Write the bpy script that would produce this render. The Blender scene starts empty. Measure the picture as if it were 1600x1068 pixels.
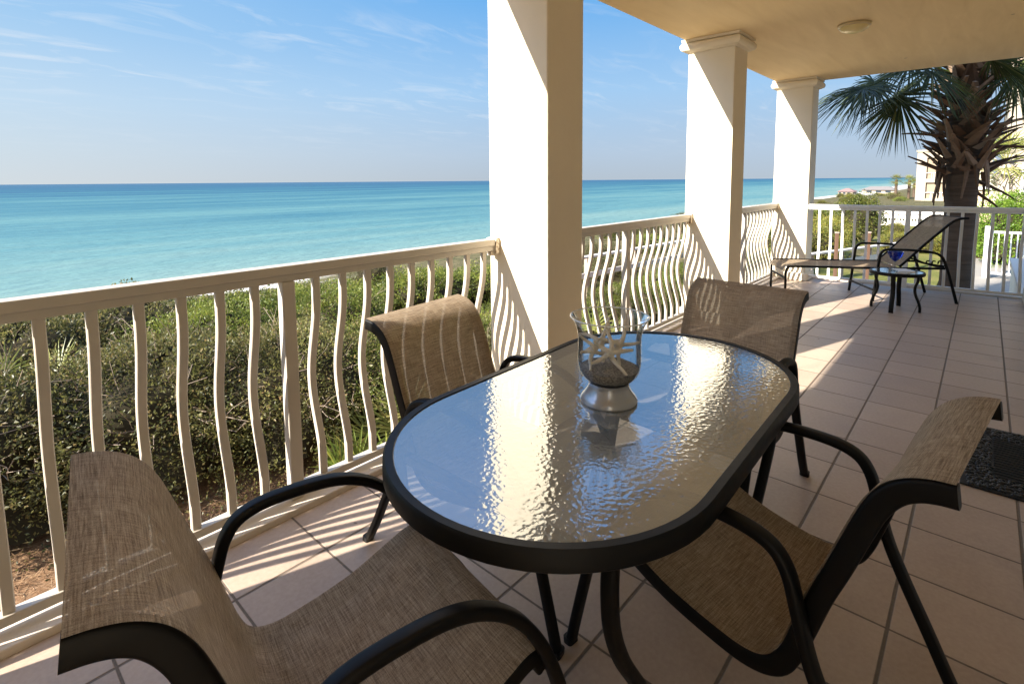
import bpy, math, random
from mathutils import Vector, Matrix
random.seed(7)
R = math.radians
sc = bpy.context.scene
COL = sc.collection

# ------------------------------------------------------------------ camera
cam = bpy.data.cameras.new('camera')
camo = bpy.data.objects.new('camera', cam)
COL.objects.link(camo)
cam.sensor_width = 36.0
cam.lens = 18.4226
cam.shift_x = 0.00348
cam.shift_y = -0.10884
cam.clip_start = 0.05
cam.clip_end = 90000
YAW, PITCH, ROLL = 0.737451753, 0.0945386496, -0.00784667921
CAMP = Vector((-2.947, 0.1845, 1.426))
FW = Vector((math.cos(PITCH)*math.cos(YAW), math.cos(PITCH)*math.sin(YAW), -math.sin(PITCH)))
r0 = Vector((math.sin(YAW), -math.cos(YAW), 0)); u0 = r0.cross(FW)
RT = r0*math.cos(ROLL)+u0*math.sin(ROLL); UP = -r0*math.sin(ROLL)+u0*math.cos(ROLL)
M = Matrix((RT, UP, -FW)).transposed().to_4x4(); M.translation = CAMP
camo.matrix_world = M
sc.camera = camo

# ------------------------------------------------------------------ light
SUN_EL, SUN_AZ = R(29.9), R(180-17.6)          # azimuth from +X towards +Y
sdir = Vector((math.cos(SUN_EL)*math.cos(SUN_AZ), math.cos(SUN_EL)*math.sin(SUN_AZ), math.sin(SUN_EL)))
sl = bpy.data.lights.new('sun', 'SUN'); sl.energy = 4.4; sl.angle = R(0.53); sl.color = (1.0, 0.93, 0.82)
so = bpy.data.objects.new('sun', sl); COL.objects.link(so)
so.rotation_euler = (-sdir).to_track_quat('-Z', 'Y').to_euler()
so.location = (-6, 6, 9)

world = bpy.data.worlds.new('World'); sc.world = world; world.use_nodes = True
nt = world.node_tree; N = nt.nodes; L = nt.links; N.clear()
out = N.new('ShaderNodeOutputWorld'); bg = N.new('ShaderNodeBackground'); L.new(bg.outputs[0], out.inputs[0])
sky = N.new('ShaderNodeTexSky'); sky.sky_type = 'NISHITA'; sky.sun_disc = False
sky.sun_elevation = SUN_EL; sky.sun_rotation = R(90)-SUN_AZ
sky.air_density = 1.0; sky.dust_density = 0.6; sky.ozone_density = 2.5; sky.altitude = 0
bg.inputs[1].default_value = 0.15
tc = N.new('ShaderNodeTexCoord'); sep = N.new('ShaderNodeSeparateXYZ'); L.new(tc.outputs['Generated'], sep.inputs[0])
def wmath(op, a, b=None, clamp=False):
    n = N.new('ShaderNodeMath'); n.operation = op; n.use_clamp = clamp
    for i, v in enumerate((a, b)):
        if v is None: continue
        if isinstance(v, (int, float)): n.inputs[i].default_value = v
        else: L.new(v, n.inputs[i])
    return n.outputs[0]
zc = wmath('ADD', wmath('MAXIMUM', sep.outputs[2], 0.0), 0.10)
cx_ = wmath('DIVIDE', sep.outputs[0], zc); cy_ = wmath('DIVIDE', sep.outputs[1], zc)
comb = N.new('ShaderNodeCombineXYZ'); L.new(cx_, comb.inputs[0]); L.new(cy_, comb.inputs[1])
mp = N.new('ShaderNodeMapping'); mp.inputs['Rotation'].default_value = (0, 0, R(25)); mp.inputs['Scale'].default_value = (0.9, 2.0, 1)
L.new(comb.outputs[0], mp.inputs[0])
n1 = N.new('ShaderNodeTexNoise'); n1.inputs['Scale'].default_value = 2.2; n1.inputs['Detail'].default_value = 8; n1.inputs['Roughness'].default_value = 0.62; n1.inputs['Distortion'].default_value = 0.9
L.new(mp.outputs[0], n1.inputs[0])
n2 = N.new('ShaderNodeTexNoise'); n2.inputs['Scale'].default_value = 0.55; n2.inputs['Detail'].default_value = 3
L.new(mp.outputs[0], n2.inputs[0])
w1 = N.new('ShaderNodeMapRange'); w1.inputs[1].default_value = 0.50; w1.inputs[2].default_value = 0.80; L.new(n1.outputs[0], w1.inputs[0])
w2 = N.new('ShaderNodeMapRange'); w2.inputs[1].default_value = 0.36; w2.inputs[2].default_value = 0.62; L.new(n2.outputs[0], w2.inputs[0])
w3 = N.new('ShaderNodeMapRange'); L.new(sep.outputs[2], w3.inputs[0]); w3.inputs[1].default_value = 0.03; w3.inputs[2].default_value = 0.16
cf = wmath('MULTIPLY', wmath('MULTIPLY', wmath('MULTIPLY', w1.outputs[0], w2.outputs[0]), w3.outputs[0]), 0.75)
mixc = N.new('ShaderNodeMix'); mixc.data_type = 'RGBA'
def wramp(stops):
    n = N.new('ShaderNodeValToRGB'); e = n.color_ramp.elements; L.new(sep.outputs[2], n.inputs[0])
    for i, (p, c) in enumerate(stops):
        q = e[i] if i < 2 else e.new(p); q.position = p; q.color = (*c, 1)
    return n.outputs[0]
def wmix(f, a, b):
    n = N.new('ShaderNodeMix'); n.data_type = 'RGBA'
    L.new(f, n.inputs['Factor']); L.new(a, n.inputs['A']); L.new(b, n.inputs['B']); return n.outputs['Result']
hz_away = wramp([(0.0, (0.86, 1.01, 1.17)), (0.5, (0.19, 0.63, 1.41)), (0.05, (0.86, 1.09, 1.36)), (0.16, (0.68, 1.11, 1.62)), (0.31, (0.30, 0.82, 1.58))])
hz_sun = wramp([(0.0, (1.21, 1.32, 1.39)), (0.5, (0.50, 0.97, 1.60)), (0.05, (1.14, 1.34, 1.49)), (0.12, (1.02, 1.33, 1.62)), (0.235, (0.68, 1.12, 1.62))])
hn = wmath('SQRT', wmath('ADD', wmath('MULTIPLY', sep.outputs[0], sep.outputs[0]), wmath('MULTIPLY', sep.outputs[1], sep.outputs[1])))
dt = wmath('DIVIDE', wmath('ADD', wmath('MULTIPLY', sep.outputs[0], math.cos(SUN_AZ)), wmath('MULTIPLY', sep.outputs[1], math.sin(SUN_AZ))), wmath('MAXIMUM', hn, 0.01))
wa = N.new('ShaderNodeMapRange'); L.new(dt, wa.inputs[0]); wa.inputs[1].default_value = -0.5; wa.inputs[2].default_value = 0.28
haze_c = wmix(wa.outputs[0], hz_away, hz_sun)
we = N.new('ShaderNodeMapRange'); we.interpolation_type = 'SMOOTHSTEP'; L.new(sep.outputs[2], we.inputs[0]); we.inputs[1].default_value = 0.33; we.inputs[2].default_value = 0.6
skyc = wmix(we.outputs[0], haze_c, sky.outputs[0])
L.new(cf, mixc.inputs['Factor']); L.new(skyc, mixc.inputs['A']); mixc.inputs['B'].default_value = (1.52, 1.61, 1.72, 1)
L.new(mixc.outputs['Result'], bg.inputs[0])

vs = sc.view_settings
vs.view_transform = 'Standard'; vs.look = 'None'; vs.gamma = 1.0; vs.exposure = 1.88
try: vs.use_curve_mapping = False
except Exception: pass
sc.cycles.max_bounces = 10; sc.cycles.diffuse_bounces = 5; sc.cycles.transparent_max_bounces = 16
sc.cycles.sample_clamp_indirect = 8

# ------------------------------------------------------------------ helpers
def put(o, parent=None):
    COL.objects.link(o)
    if parent is not None: o.parent = parent
    return o
def tag(o, label=None, cat=None, group=None, kind=None):
    if label: o['label'] = label
    if cat: o['category'] = cat
    if group: o['group'] = group
    if kind: o['kind'] = kind
    return o
def thing(name, label, cat, loc=(0, 0, 0), rz=0, group=None):
    o = bpy.data.objects.new(name, None); o.empty_display_size = 0.1
    COL.objects.link(o); o.location = loc; o.rotation_euler = (0, 0, rz)
    return tag(o, label, cat, group)
def copy_tree(o, parent=None):
    c = o.copy(); COL.objects.link(c)
    if parent is not None: c.parent = parent
    for ch in list(o.children): copy_tree(ch, c)
    return c
def rrect(w, h, r=0.006, n=3):
    pts = []
    for cx, cy, a0 in ((w/2-r, h/2-r, 0), (-w/2+r, h/2-r, 90), (-w/2+r, -h/2+r, 180), (w/2-r, -h/2+r, 270)):
        for i in range(n+1):
            a = R(a0+90*i/n); pts.append((cx+r*math.cos(a), cy+r*math.sin(a)))
    return pts
def circ(r, n=10): return [(r*math.cos(2*math.pi*i/n), r*math.sin(2*math.pi*i/n)) for i in range(n)]
def spline(pts, per=8):
    P = [Vector(p) for p in pts]; out = []
    for i in range(len(P)-1):
        p0 = P[i-1] if i > 0 else P[i]*2-P[i+1]
        p1, p2 = P[i], P[i+1]
        p3 = P[i+2] if i+2 < len(P) else P[i+1]*2-P[i]
        for k in range(per):
            t = k/per; t2 = t*t; t3 = t2*t
            out.append(0.5*((2*p1)+(p2-p0)*t+(2*p0-5*p1+4*p2-p3)*t2+(-p0+3*p1-3*p2+p3)*t3))
    out.append(P[-1]); return out
class MB:
    def __init__(s): s.v = []; s.f = []; s.uv = None
    def box(s, c, d, rz=0):
        x, y, z = d[0]/2, d[1]/2, d[2]/2; b = len(s.v); ca, sa = math.cos(rz), math.sin(rz)
        for sx, sy, sz in ((-1,-1,-1),(1,-1,-1),(1,1,-1),(-1,1,-1),(-1,-1,1),(1,-1,1),(1,1,1),(-1,1,1)):
            px, py = sx*x, sy*y
            s.v.append((c[0]+px*ca-py*sa, c[1]+px*sa+py*ca, c[2]+sz*z))
        for q in ((3,2,1,0),(4,5,6,7),(0,1,5,4),(1,2,6,5),(2,3,7,6),(3,0,4,7)): s.f.append(tuple(b+i for i in q))
        return s
    def box2(s, a, b): return s.box([(a[i]+b[i])/2 for i in range(3)], [abs(b[i]-a[i]) for i in range(3)])
    def sweep(s, path, prof, bn=None, closed=False, taper=None):
        P = [Vector(p) for p in path]; n = len(P); m = len(prof); b0 = len(s.v)
        prevN = None
        for i in range(n):
            if closed: t = P[(i+1) % n]-P[i-1]
            else: t = P[min(i+1, n-1)]-P[max(i-1, 0)]
            t.normalize()
            if bn is not None:
                B = Vector(bn); B = (B-t*B.dot(t)).normalized(); Nn = B.cross(t)
            else:
                if prevN is None:
                    ref = Vector((0, 0, 1)) if abs(t.z) < 0.9 else Vector((1, 0, 0))
                    Nn = (ref-t*ref.dot(t)).normalized()
                else: Nn = (prevN-t*prevN.dot(t)).normalized()
                prevN = Nn; B = t.cross(Nn)
            k = taper(i/(n-1)) if taper else 1
            for x, y in prof: s.v.append(tuple(P[i]+Nn*(x*k)+B*(y*k)))
        rng = n if closed else n-1
        for i in range(rng):
            a = b0+i*m; c = b0+((i+1) % n)*m
            for j in range(m):
                k = (j+1) % m; s.f.append((a+j, a+k, c+k, c+j))
        if not closed:
            s.f.append(tuple(b0+j for j in range(m))[::-1]); s.f.append(tuple(b0+(n-1)*m+j for j in range(m)))
        return s
    def bar(s, a, b, w, h, r=0.004, bn=None): return s.sweep([a, b], rrect(w, h, r, 2), bn)
    def lathe(s, prof, n=40, c=(0, 0, 0), caps=True):
        b = len(s.v); m = len(prof)
        for i in range(n):
            a = 2*math.pi*i/n
            for r, z in prof: s.v.append((c[0]+r*math.cos(a), c[1]+r*math.sin(a), c[2]+z))
        for i in range(n):
            p = b+i*m; q = b+((i+1) % n)*m
            for j in range(m-1): s.f.append((p+j, q+j, q+j+1, p+j+1))
        if caps:
            s.f.append(tuple(b+i*m for i in range(n))[::-1]); s.f.append(tuple(b+i*m+m-1 for i in range(n)))
        return s
    def build(s, name, mat, parent=None, smooth=35, bevel=0, loc=None):
        me = bpy.data.meshes.new(name); me.from_pydata(s.v, [], s.f); me.update()
        if s.uv:
            uv = me.uv_layers.new(name='uv')
            for lp in me.loops: uv.data[lp.index].uv = s.uv[lp.vertex_index]
        if smooth is not None:
            me.polygons.foreach_set('use_smooth', [True]*len(me.polygons)); me.set_sharp_from_angle(angle=R(smooth))
        me.materials.append(mat)
        o = bpy.data.objects.new(name, me); put(o, parent)
        if loc: o.location = loc
        if bevel:
            md = o.modifiers.new('bevel', 'BEVEL'); md.width = bevel; md.segments = 2; md.limit_method = 'ANGLE'; md.angle_limit = R(40)
        return o

# ------------------------------------------------------------------ materials
class NT:
    def __init__(s, name):
        s.m = bpy.data.materials.new(name); s.m.use_nodes = True; s.t = s.m.node_tree; s.n = s.t.nodes; s.l = s.t.links
        s.b = s.n['Principled BSDF']; s.o = s.n['Material Output']
    def new(s, t, **kw):
        n = s.n.new(t)
        for k, v in kw.items(): setattr(n, k, v)
        return n
    def link(s, a, b): s.l.new(a, b)
    def val(s, sock, v):
        if hasattr(v, 'is_linked') or isinstance(v, bpy.types.NodeSocket): s.l.new(v, sock)
        else: sock.default_value = v
    def math(s, op, a, b=0.0, clamp=False):
        n = s.n.new('ShaderNodeMath'); n.operation = op; n.use_clamp = clamp
        s.val(n.inputs[0], a); s.val(n.inputs[1], b); return n.outputs[0]
    def coord(s, kind='Object', scale=(1, 1, 1), rot=(0, 0, 0)):
        c = s.n.new('ShaderNodeTexCoord'); m = s.n.new('ShaderNodeMapping')
        m.inputs['Scale'].default_value = scale; m.inputs['Rotation'].default_value = rot
        s.l.new(c.outputs[kind], m.inputs[0]); return m.outputs[0]
    def noise(s, vec, scale, detail=4, rough=0.55, dist=0.0):
        n = s.n.new('ShaderNodeTexNoise'); s.l.new(vec, n.inputs['Vector'])
        n.inputs['Scale'].default_value = scale; n.inputs['Detail'].default_value = detail
        n.inputs['Roughness'].default_value = rough; n.inputs['Distortion'].default_value = dist; return n.outputs[0]
    def ramp(s, fac, stops):
        n = s.n.new('ShaderNodeValToRGB'); e = n.color_ramp.elements
        e[0].position, e[0].color = stops[0][0], (*stops[0][1], 1); e[1].position, e[1].color = stops[-1][0], (*stops[-1][1], 1)
        for p, c in stops[1:-1]:
            q = e.new(p); q.color = (*c, 1)
        s.val(n.inputs[0], fac); return n.outputs[0]
    def mix(s, fac, a, b, blend='MIX'):
        n = s.n.new('ShaderNodeMix'); n.data_type = 'RGBA'; n.blend_type = blend
        s.val(n.inputs['Factor'], fac)
        for k, v in (('A', a), ('B', b)):
            if isinstance(v, bpy.types.NodeSocket): s.l.new(v, n.inputs[k])
            else: n.inputs[k].default_value = (*v, 1)
        return n.outputs['Result']
    def bump(s, h, strength=0.3, dist=0.01):
        n = s.n.new('ShaderNodeBump'); n.inputs['Strength'].default_value = strength; n.inputs['Distance'].default_value = dist
        s.l.new(h, n.inputs['Height']); return n.outputs[0]
    def set(s, color=None, rough=None, spec=None, normal=None, metal=None):
        if color is not None:
            if isinstance(color, bpy.types.NodeSocket): s.l.new(color, s.b.inputs['Base Color'])
            else: s.b.inputs['Base Color'].default_value = (*color, 1)
        if rough is not None: s.val(s.b.inputs['Roughness'], rough)
        if spec is not None: s.b.inputs['Specular IOR Level'].default_value = spec
        if normal is not None: s.l.new(normal, s.b.inputs['Normal'])
        if metal is not None: s.b.inputs['Metallic'].default_value = metal
        return s.m

def mat_stucco(name, c, var=0.08, bump=0.42, scale=1.0):
    t = NT(name); v = t.coord()
    big = t.noise(v, 1.3*scale, 4); fine = t.noise(v, 140*scale, 3); mid = t.noise(v, 26*scale, 4)
    d = tuple(x*(1-2.0*var) for x in c)
    col = t.mix(t.math('MULTIPLY', big, 1.0), d, tuple(min(1, x*(1+var)) for x in c))
    h = t.math('ADD', t.math('MULTIPLY', fine, 0.6), mid)
    return t.set(col, 0.85, 0.25, t.bump(h, bump, 0.004))
def mat_paint(name, c, rough=0.4, var=0.08, spec=0.4):
    t = NT(name); v = t.coord(); n = t.noise(v, 9, 5)
    col = t.mix(n, tuple(x*(1-var) for x in c), c)
    return t.set(col, t.math('ADD', t.math('MULTIPLY', t.noise(v, 40, 3), 0.15), rough-0.07), spec, t.bump(t.noise(v, 300, 2), 0.04, 0.001))
def mat_plain(name, c, rough=0.6, spec=0.3, metal=0.0):
    t = NT(name); v = t.coord(); n = t.noise(v, 6, 4)
    return t.set(t.mix(n, tuple(x*0.85 for x in c), tuple(min(1, x*1.1) for x in c)), rough, spec, metal=metal)

M_column = mat_stucco('stucco_cream', (0.82, 0.725, 0.56))
M_curb = mat_stucco('curb_paint', (0.66, 0.58, 0.49))
M_ceiling = mat_stucco('ceiling_tan', (0.66, 0.53, 0.35), 0.07, 0.18)
def ceil_lines():
    t = NT('ceiling_plaster'); v = t.coord()
    st = t.noise(t.coord(scale=(0.5, 3.5, 1), rot=(0, 0, 0.25)), 2.2, 5, 0.6, 0.6)
    spots = t.noise(v, 7, 2)
    c = t.mix(st, (0.70, 0.52, 0.28), (0.92, 0.74, 0.46))
    c = t.mix(t.math('GREATER_THAN', spots, 0.78), c, (0.5, 0.38, 0.25))
    return t.set(c, 0.8, 0.2, t.bump(t.math('ADD', st, t.math('MULTIPLY', t.noise(v, 120, 3), .3)), 0.2, 0.006))
M_ceiling = ceil_lines()
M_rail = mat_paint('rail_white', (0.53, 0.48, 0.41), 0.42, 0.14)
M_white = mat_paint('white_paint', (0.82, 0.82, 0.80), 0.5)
M_frame = mat_paint('frame_bronze', (0.0032, 0.0027, 0.0025), 0.46, 0.3, 0.22)
M_rubber = mat_plain('black_rubber', (0.006, 0.006, 0.0065), 0.5, 0.3)

def make_tile():
    t = NT('terracotta_tile'); c = t.new('ShaderNodeTexCoord'); sp = t.new('ShaderNodeSeparateXYZ'); t.link(c.outputs['Object'], sp.inputs[0])
    S = 0.335
    def axis(sock, w):
        a = t.math('DIVIDE', sock, S); fl = t.math('FLOOR', t.math('ADD', a, 0.5))
        d = t.math('ABSOLUTE', t.math('SUBTRACT', a, fl))          # 0 at joint
        mr = t.new('ShaderNodeMapRange'); mr.interpolation_type = 'SMOOTHSTEP'; t.link(d, mr.inputs[0])
        mr.inputs[1].default_value = w*0.55; mr.inputs[2].default_value = w*1.25
        return mr.outputs[0], t.math('FLOOR', a)
    gx, ix = axis(sp.outputs[0], 0.0130); gy, iy = axis(sp.outputs[1], 0.017)
    g = t.math('MULTIPLY', gx, gy)
    cb = t.new('ShaderNodeCombineXYZ'); t.link(ix, cb.inputs[0]); t.link(iy, cb.inputs[1])
    wn = t.new('ShaderNodeTexWhiteNoise'); t.link(cb.outputs[0], wn.inputs['Vector'])
    vec = t.coord()
    n1 = t.noise(vec, 5, 5, 0.6); n2 = t.noise(vec, 60, 4, 0.6)
    base = t.ramp(wn.outputs['Value'], [(0, (0.35, 0.265, 0.20)), (0.5, (0.46, 0.355, 0.268)), (1, (0.57, 0.445, 0.335))])
    base = t.mix(0.45, base, t.ramp(n1, [(0.3, (0.36, 0.27, 0.205)), (0.7, (0.53, 0.415, 0.32))]))
    base = t.mix(0.25, base, t.ramp(n2, [(0.35, (0.33, 0.23, 0.17)), (0.65, (0.5, 0.38, 0.3))]))
    stain = t.new('ShaderNodeMapRange'); t.link(t.noise(vec, 2.1, 6, 0.7, 0.5), stain.inputs[0]); stain.inputs[1].default_value = .58; stain.inputs[2].default_value = .75
    base = t.mix(t.math('MULTIPLY', stain.outputs[0], 0.5), base, (0.27, 0.19, 0.15))
    spk = t.math('GREATER_THAN', t.noise(vec, 22, 1), 0.80)
    base = t.mix(spk, base, (0.13, 0.085, 0.06))
    grout = t.mix(n2, (0.105, 0.08, 0.06), (0.20, 0.155, 0.115))
    col = t.mix(g, grout, base)
    h = t.math('ADD', t.math('MULTIPLY', g, 0.8), t.math('MULTIPLY', t.noise(vec, 14, 4), 0.10))
    rg = t.math('ADD', t.math('MULTIPLY', n1, 0.25), t.math('SUBTRACT', 0.62, t.math('MULTIPLY', g, 0.30)))
    return t.set(col, rg, 0.45, t.bump(h, 0.8, 0.006))
M_tile = make_tile()

def make_sling(name, tint=1.0, open_=0.16):
    t = NT(name)
    a = t.noise(t.coord('UV', (9, 210, 1)), 1.0, 4, 0.7); b = t.noise(t.coord('UV', (260, 18, 1)), 1.0, 3, 0.65)
    c = t.noise(t.coord('UV', (560, 560, 1)), 1.0, 2); d = t.noise(t.coord('UV', (20, 400, 1)), 1.0, 2)
    f = t.math('ADD', t.math('MULTIPLY', a, 0.27), t.math('ADD', t.math('MULTIPLY', b, 0.22), t.math('ADD', t.math('MULTIPLY', c, 0.23), t.math('MULTIPLY', d, 0.28))))
    k = tint
    col = t.ramp(f, [(0.37, (0.14*k, 0.097*k, 0.062*k)), (0.47, (0.29*k, 0.215*k, 0.142*k)), (0.54, (0.43*k, 0.335*k, 0.23*k)), (0.65, (0.64*k, 0.525*k, 0.385*k))])
    t.set(col, 0.8, 0.12, t.bump(f, 0.3, 0.002))
    tr = t.new('ShaderNodeBsdfTranslucent'); t.link(col, tr.inputs[0])
    tp = t.new('ShaderNodeBsdfTransparent')
    m1 = t.new('ShaderNodeMixShader'); m1.inputs[0].default_value = 0.22; t.link(t.b.outputs[0], m1.inputs[1]); t.link(tr.outputs[0], m1.inputs[2])
    hole = t.new('ShaderNodeMapRange'); t.link(t.noise(t.coord('UV', (300, 300, 1)), 1.0, 1), hole.inputs[0]); hole.inputs[1].default_value = 0.42; hole.inputs[2].default_value = 0.72; hole.inputs[3].default_value = 0.0; hole.inputs[4].default_value = open_
    m2 = t.new('ShaderNodeMixShader'); t.link(hole.outputs[0], m2.inputs[0]); t.link(m1.outputs[0], m2.inputs[1]); t.link(tp.outputs[0], m2.inputs[2])
    t.link(m2.outputs[0], t.o.inputs[0]); return t.m
M_sling = make_sling('sling_mesh'); M_sling2 = make_sling('sling_mesh_dark', 0.9, 0.07)

def make_hammered():
    t = NT('hammered_glass'); v = t.coord(scale=(1.0, 1.0, 1)); w = t.noise(v, 20, 3)
    vo = t.new('ShaderNodeTexVoronoi', feature='SMOOTH_F1'); t.link(v, vo.inputs['Vector']); vo.inputs['Scale'].default_value = 85
    vo.inputs['Smoothness'].default_value = 0.8
    h = t.math('ADD', t.math('MULTIPLY', vo.outputs['Distance'], 0.55), t.math('ADD', t.math('MULTIPLY', t.noise(v, 62, 2, .5, 0.6), 0.6), t.math('MULTIPLY', w, 0.25)))
    nb = t.bump(h, 0.135, 0.006)
    gl = t.new('ShaderNodeBsdfGlossy'); gl.inputs['Roughness'].default_value = 0.065; gl.inputs['Color'].default_value = (0.93, 0.97, 1.0, 1); t.link(nb, gl.inputs['Normal'])
    tp = t.new('ShaderNodeBsdfTransparent'); tp.inputs[0].default_value = (0.45, 0.50, 0.50, 1)
    df = t.new('ShaderNodeBsdfDiffuse'); df.inputs[0].default_value = (0.30, 0.325, 0.33, 1); t.link(nb, df.inputs['Normal'])
    m0 = t.new('ShaderNodeMixShader'); m0.inputs[0].default_value = 0.52; t.link(tp.outputs[0], m0.inputs[1]); t.link(df.outputs[0], m0.inputs[2])
    fr = t.new('ShaderNodeFresnel'); fr.inputs[0].default_value = 1.75; t.link(nb, fr.inputs['Normal'])
    f2 = t.math('ADD', t.math('MULTIPLY', fr.outputs[0], 1.5), 0.12, True)
    m1 = t.new('ShaderNodeMixShader'); t.link(f2, m1.inputs[0]); t.link(m0.outputs[0], m1.inputs[1]); t.link(gl.outputs[0], m1.inputs[2])
    t.link(m1.outputs[0], t.o.inputs[0]); return t.m
M_glass = make_hammered()
def make_clear(name, tint=(1, 1, 1), base=0.03):
    t = NT(name)
    gl = t.new('ShaderNodeBsdfGlossy'); gl.inputs['Roughness'].default_value = 0.02
    rf = t.new('ShaderNodeBsdfTransparent'); rf.inputs[0].default_value = (*tint, 1)
    lw = t.new('ShaderNodeLayerWeight'); lw.inputs[0].default_value = 0.14
    f = t.math('ADD', t.math('MULTIPLY', lw.outputs['Fresnel'], 0.9), base, True)
    m = t.new('ShaderNodeMixShader'); t.link(f, m.inputs[0]); t.link(rf.outputs[0], m.inputs[1]); t.link(gl.outputs[0], m.inputs[2])
    t.link(m.outputs[0], t.o.inputs[0]); return t.m
M_clear = make_clear('clear_glass', (0.95, 0.97, 0.97)); M_blue = make_clear('blue_glass', (0.05, 0.14, 0.75), 0.06)

def make_leaf(name, stops, trans=0.45):
    t = NT(name); g = t.new('ShaderNodeNewGeometry')
    col = t.ramp(g.outputs['Random Per Island'], stops)
    v = t.coord(); col = t.mix(t.math('MULTIPLY', t.noise(v, 1.6, 3), 0.7), col, t.ramp(t.noise(v, 2.6, 2), [(0.35, stops[0][1]), (0.65, stops[-2][1])]))
    oi = t.new('ShaderNodeObjectInfo'); hs = t.new('ShaderNodeHueSaturation'); t.link(col, hs.inputs['Color'])
    t.link(t.math('ADD', 0.72, t.math('MULTIPLY', oi.outputs['Random'], 0.62)), hs.inputs['Value']); t.link(t.math('ADD', 0.485, t.math('MULTIPLY', t.noise(v, 0.9, 1), 0.03)), hs.inputs['Hue']); col = hs.outputs[0]
    t.set(col, 0.42, 0.4)
    tr = t.new('ShaderNodeBsdfTranslucent'); t.link(col, tr.inputs[0])
    m = t.new('ShaderNodeMixShader'); m.inputs[0].default_value = trans; t.link(t.b.outputs[0], m.inputs[1]); t.link(tr.outputs[0], m.inputs[2])
    t.link(m.outputs[0], t.o.inputs[0]); return t.m
M_scrub = make_leaf('leaf_scrub', [(0, (0.04, 0.048, 0.016)), (0.35, (0.085, 0.098, 0.028)), (0.65, (0.16, 0.165, 0.045)), (0.86, (0.25, 0.215, 0.075)), (1, (0.30, 0.19, 0.09))])
M_green = make_leaf('leaf_green', [(0, (0.045, 0.07, 0.014)), (0.4, (0.10, 0.15, 0.022)), (0.7, (0.18, 0.22, 0.032)), (0.9, (0.26, 0.27, 0.05)), (1, (0.26, 0.20, 0.06))])
M_bright = make_leaf('leaf_bright', [(0, (0.06, 0.12, 0.015)), (0.4, (0.12, 0.22, 0.025)), (0.8, (0.22, 0.33, 0.04)), (1, (0.30, 0.36, 0.06))])
M_yellow = make_leaf('leaf_yellow', [(0, (0.08, 0.10, 0.02)), (0.4, (0.17, 0.19, 0.035)), (0.8, (0.30, 0.27, 0.05)), (1, (0.34, 0.22, 0.06))])
M_frond = make_leaf('palm_leaf', [(0, (0.018, 0.032, 0.009)), (0.4, (0.038, 0.062, 0.014)), (0.75, (0.095, 0.12, 0.024)), (1, (0.26, 0.23, 0.06))], 0.3)
M_frondy = make_leaf('palm_leaf_yellow', [(0, (0.10, 0.13, 0.03)), (0.5, (0.22, 0.24, 0.06)), (0.8, (0.30, 0.29, 0.08)), (1, (0.35, 0.27, 0.10))], 0.3)
M_twig = mat_plain('twig_grey', (0.30, 0.235, 0.18), 0.8, 0.1)
M_core = mat_plain('shrub_dark_core', (0.035, 0.03, 0.018), 0.95, 0.05)  # dark tone for the filler core inside the bushes
M_straw = make_leaf('pine_straw', [(0, (0.16, 0.085, 0.045)), (0.4, (0.27, 0.15, 0.08)), (0.8, (0.40, 0.26, 0.15)), (1, (0.5, 0.37, 0.24))], 0.1)

# ------------------------------------------------------------------ terrain, sea
def shore(x): return 48.0+0.026*max(x, -40)+2.5*math.sin(x*0.011)
def lerp(a, b, t): return a+(b-a)*max(0, min(1, t))
def gz(x, y):
    d = shore(x)-y
    pl = lerp(-1.12, -4.3, (x-32)/190)
    if d > 42: z = pl
    elif d > 30: z = lerp(min(-2.1, pl-.1), pl, (d-30)/12)
    elif d > 18: z = lerp(min(-4.6, pl-.4), min(-2.1, pl-.1), (d-18)/12)
    else: z = lerp(-7.0, min(-4.6, pl-.4), d/18) if d > 0 else -7.0+d*0.06
    if 14 < d < 46: z += 0.28*math.sin(x*0.23+y*0.31)*math.sin(y*0.27-x*0.11)
    return z
def axis_vals(segs):
    o = []
    for a, b, n in segs: o += [a+(b-a)*i/n for i in range(n)]
    o.append(segs[-1][1]); return o
xs = axis_vals([(-400, -30, 12), (-30, 40, 70), (40, 300, 60), (300, 3000, 50), (3000, 30000, 12)])
ys = axis_vals([(-9000, -60, 8), (-60, -2, 8), (-2, 60, 62), (60, 130, 14), (130, 900, 8)])
g = MB()
for x in xs:
    for y in ys: g.v.append((x, y, gz(x, y)))
for i in range(len(xs)-1):
    for j in range(len(ys)-1):
        a = i*len(ys)+j; g.f.append((a, a+len(ys), a+len(ys)+1, a+1))
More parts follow.
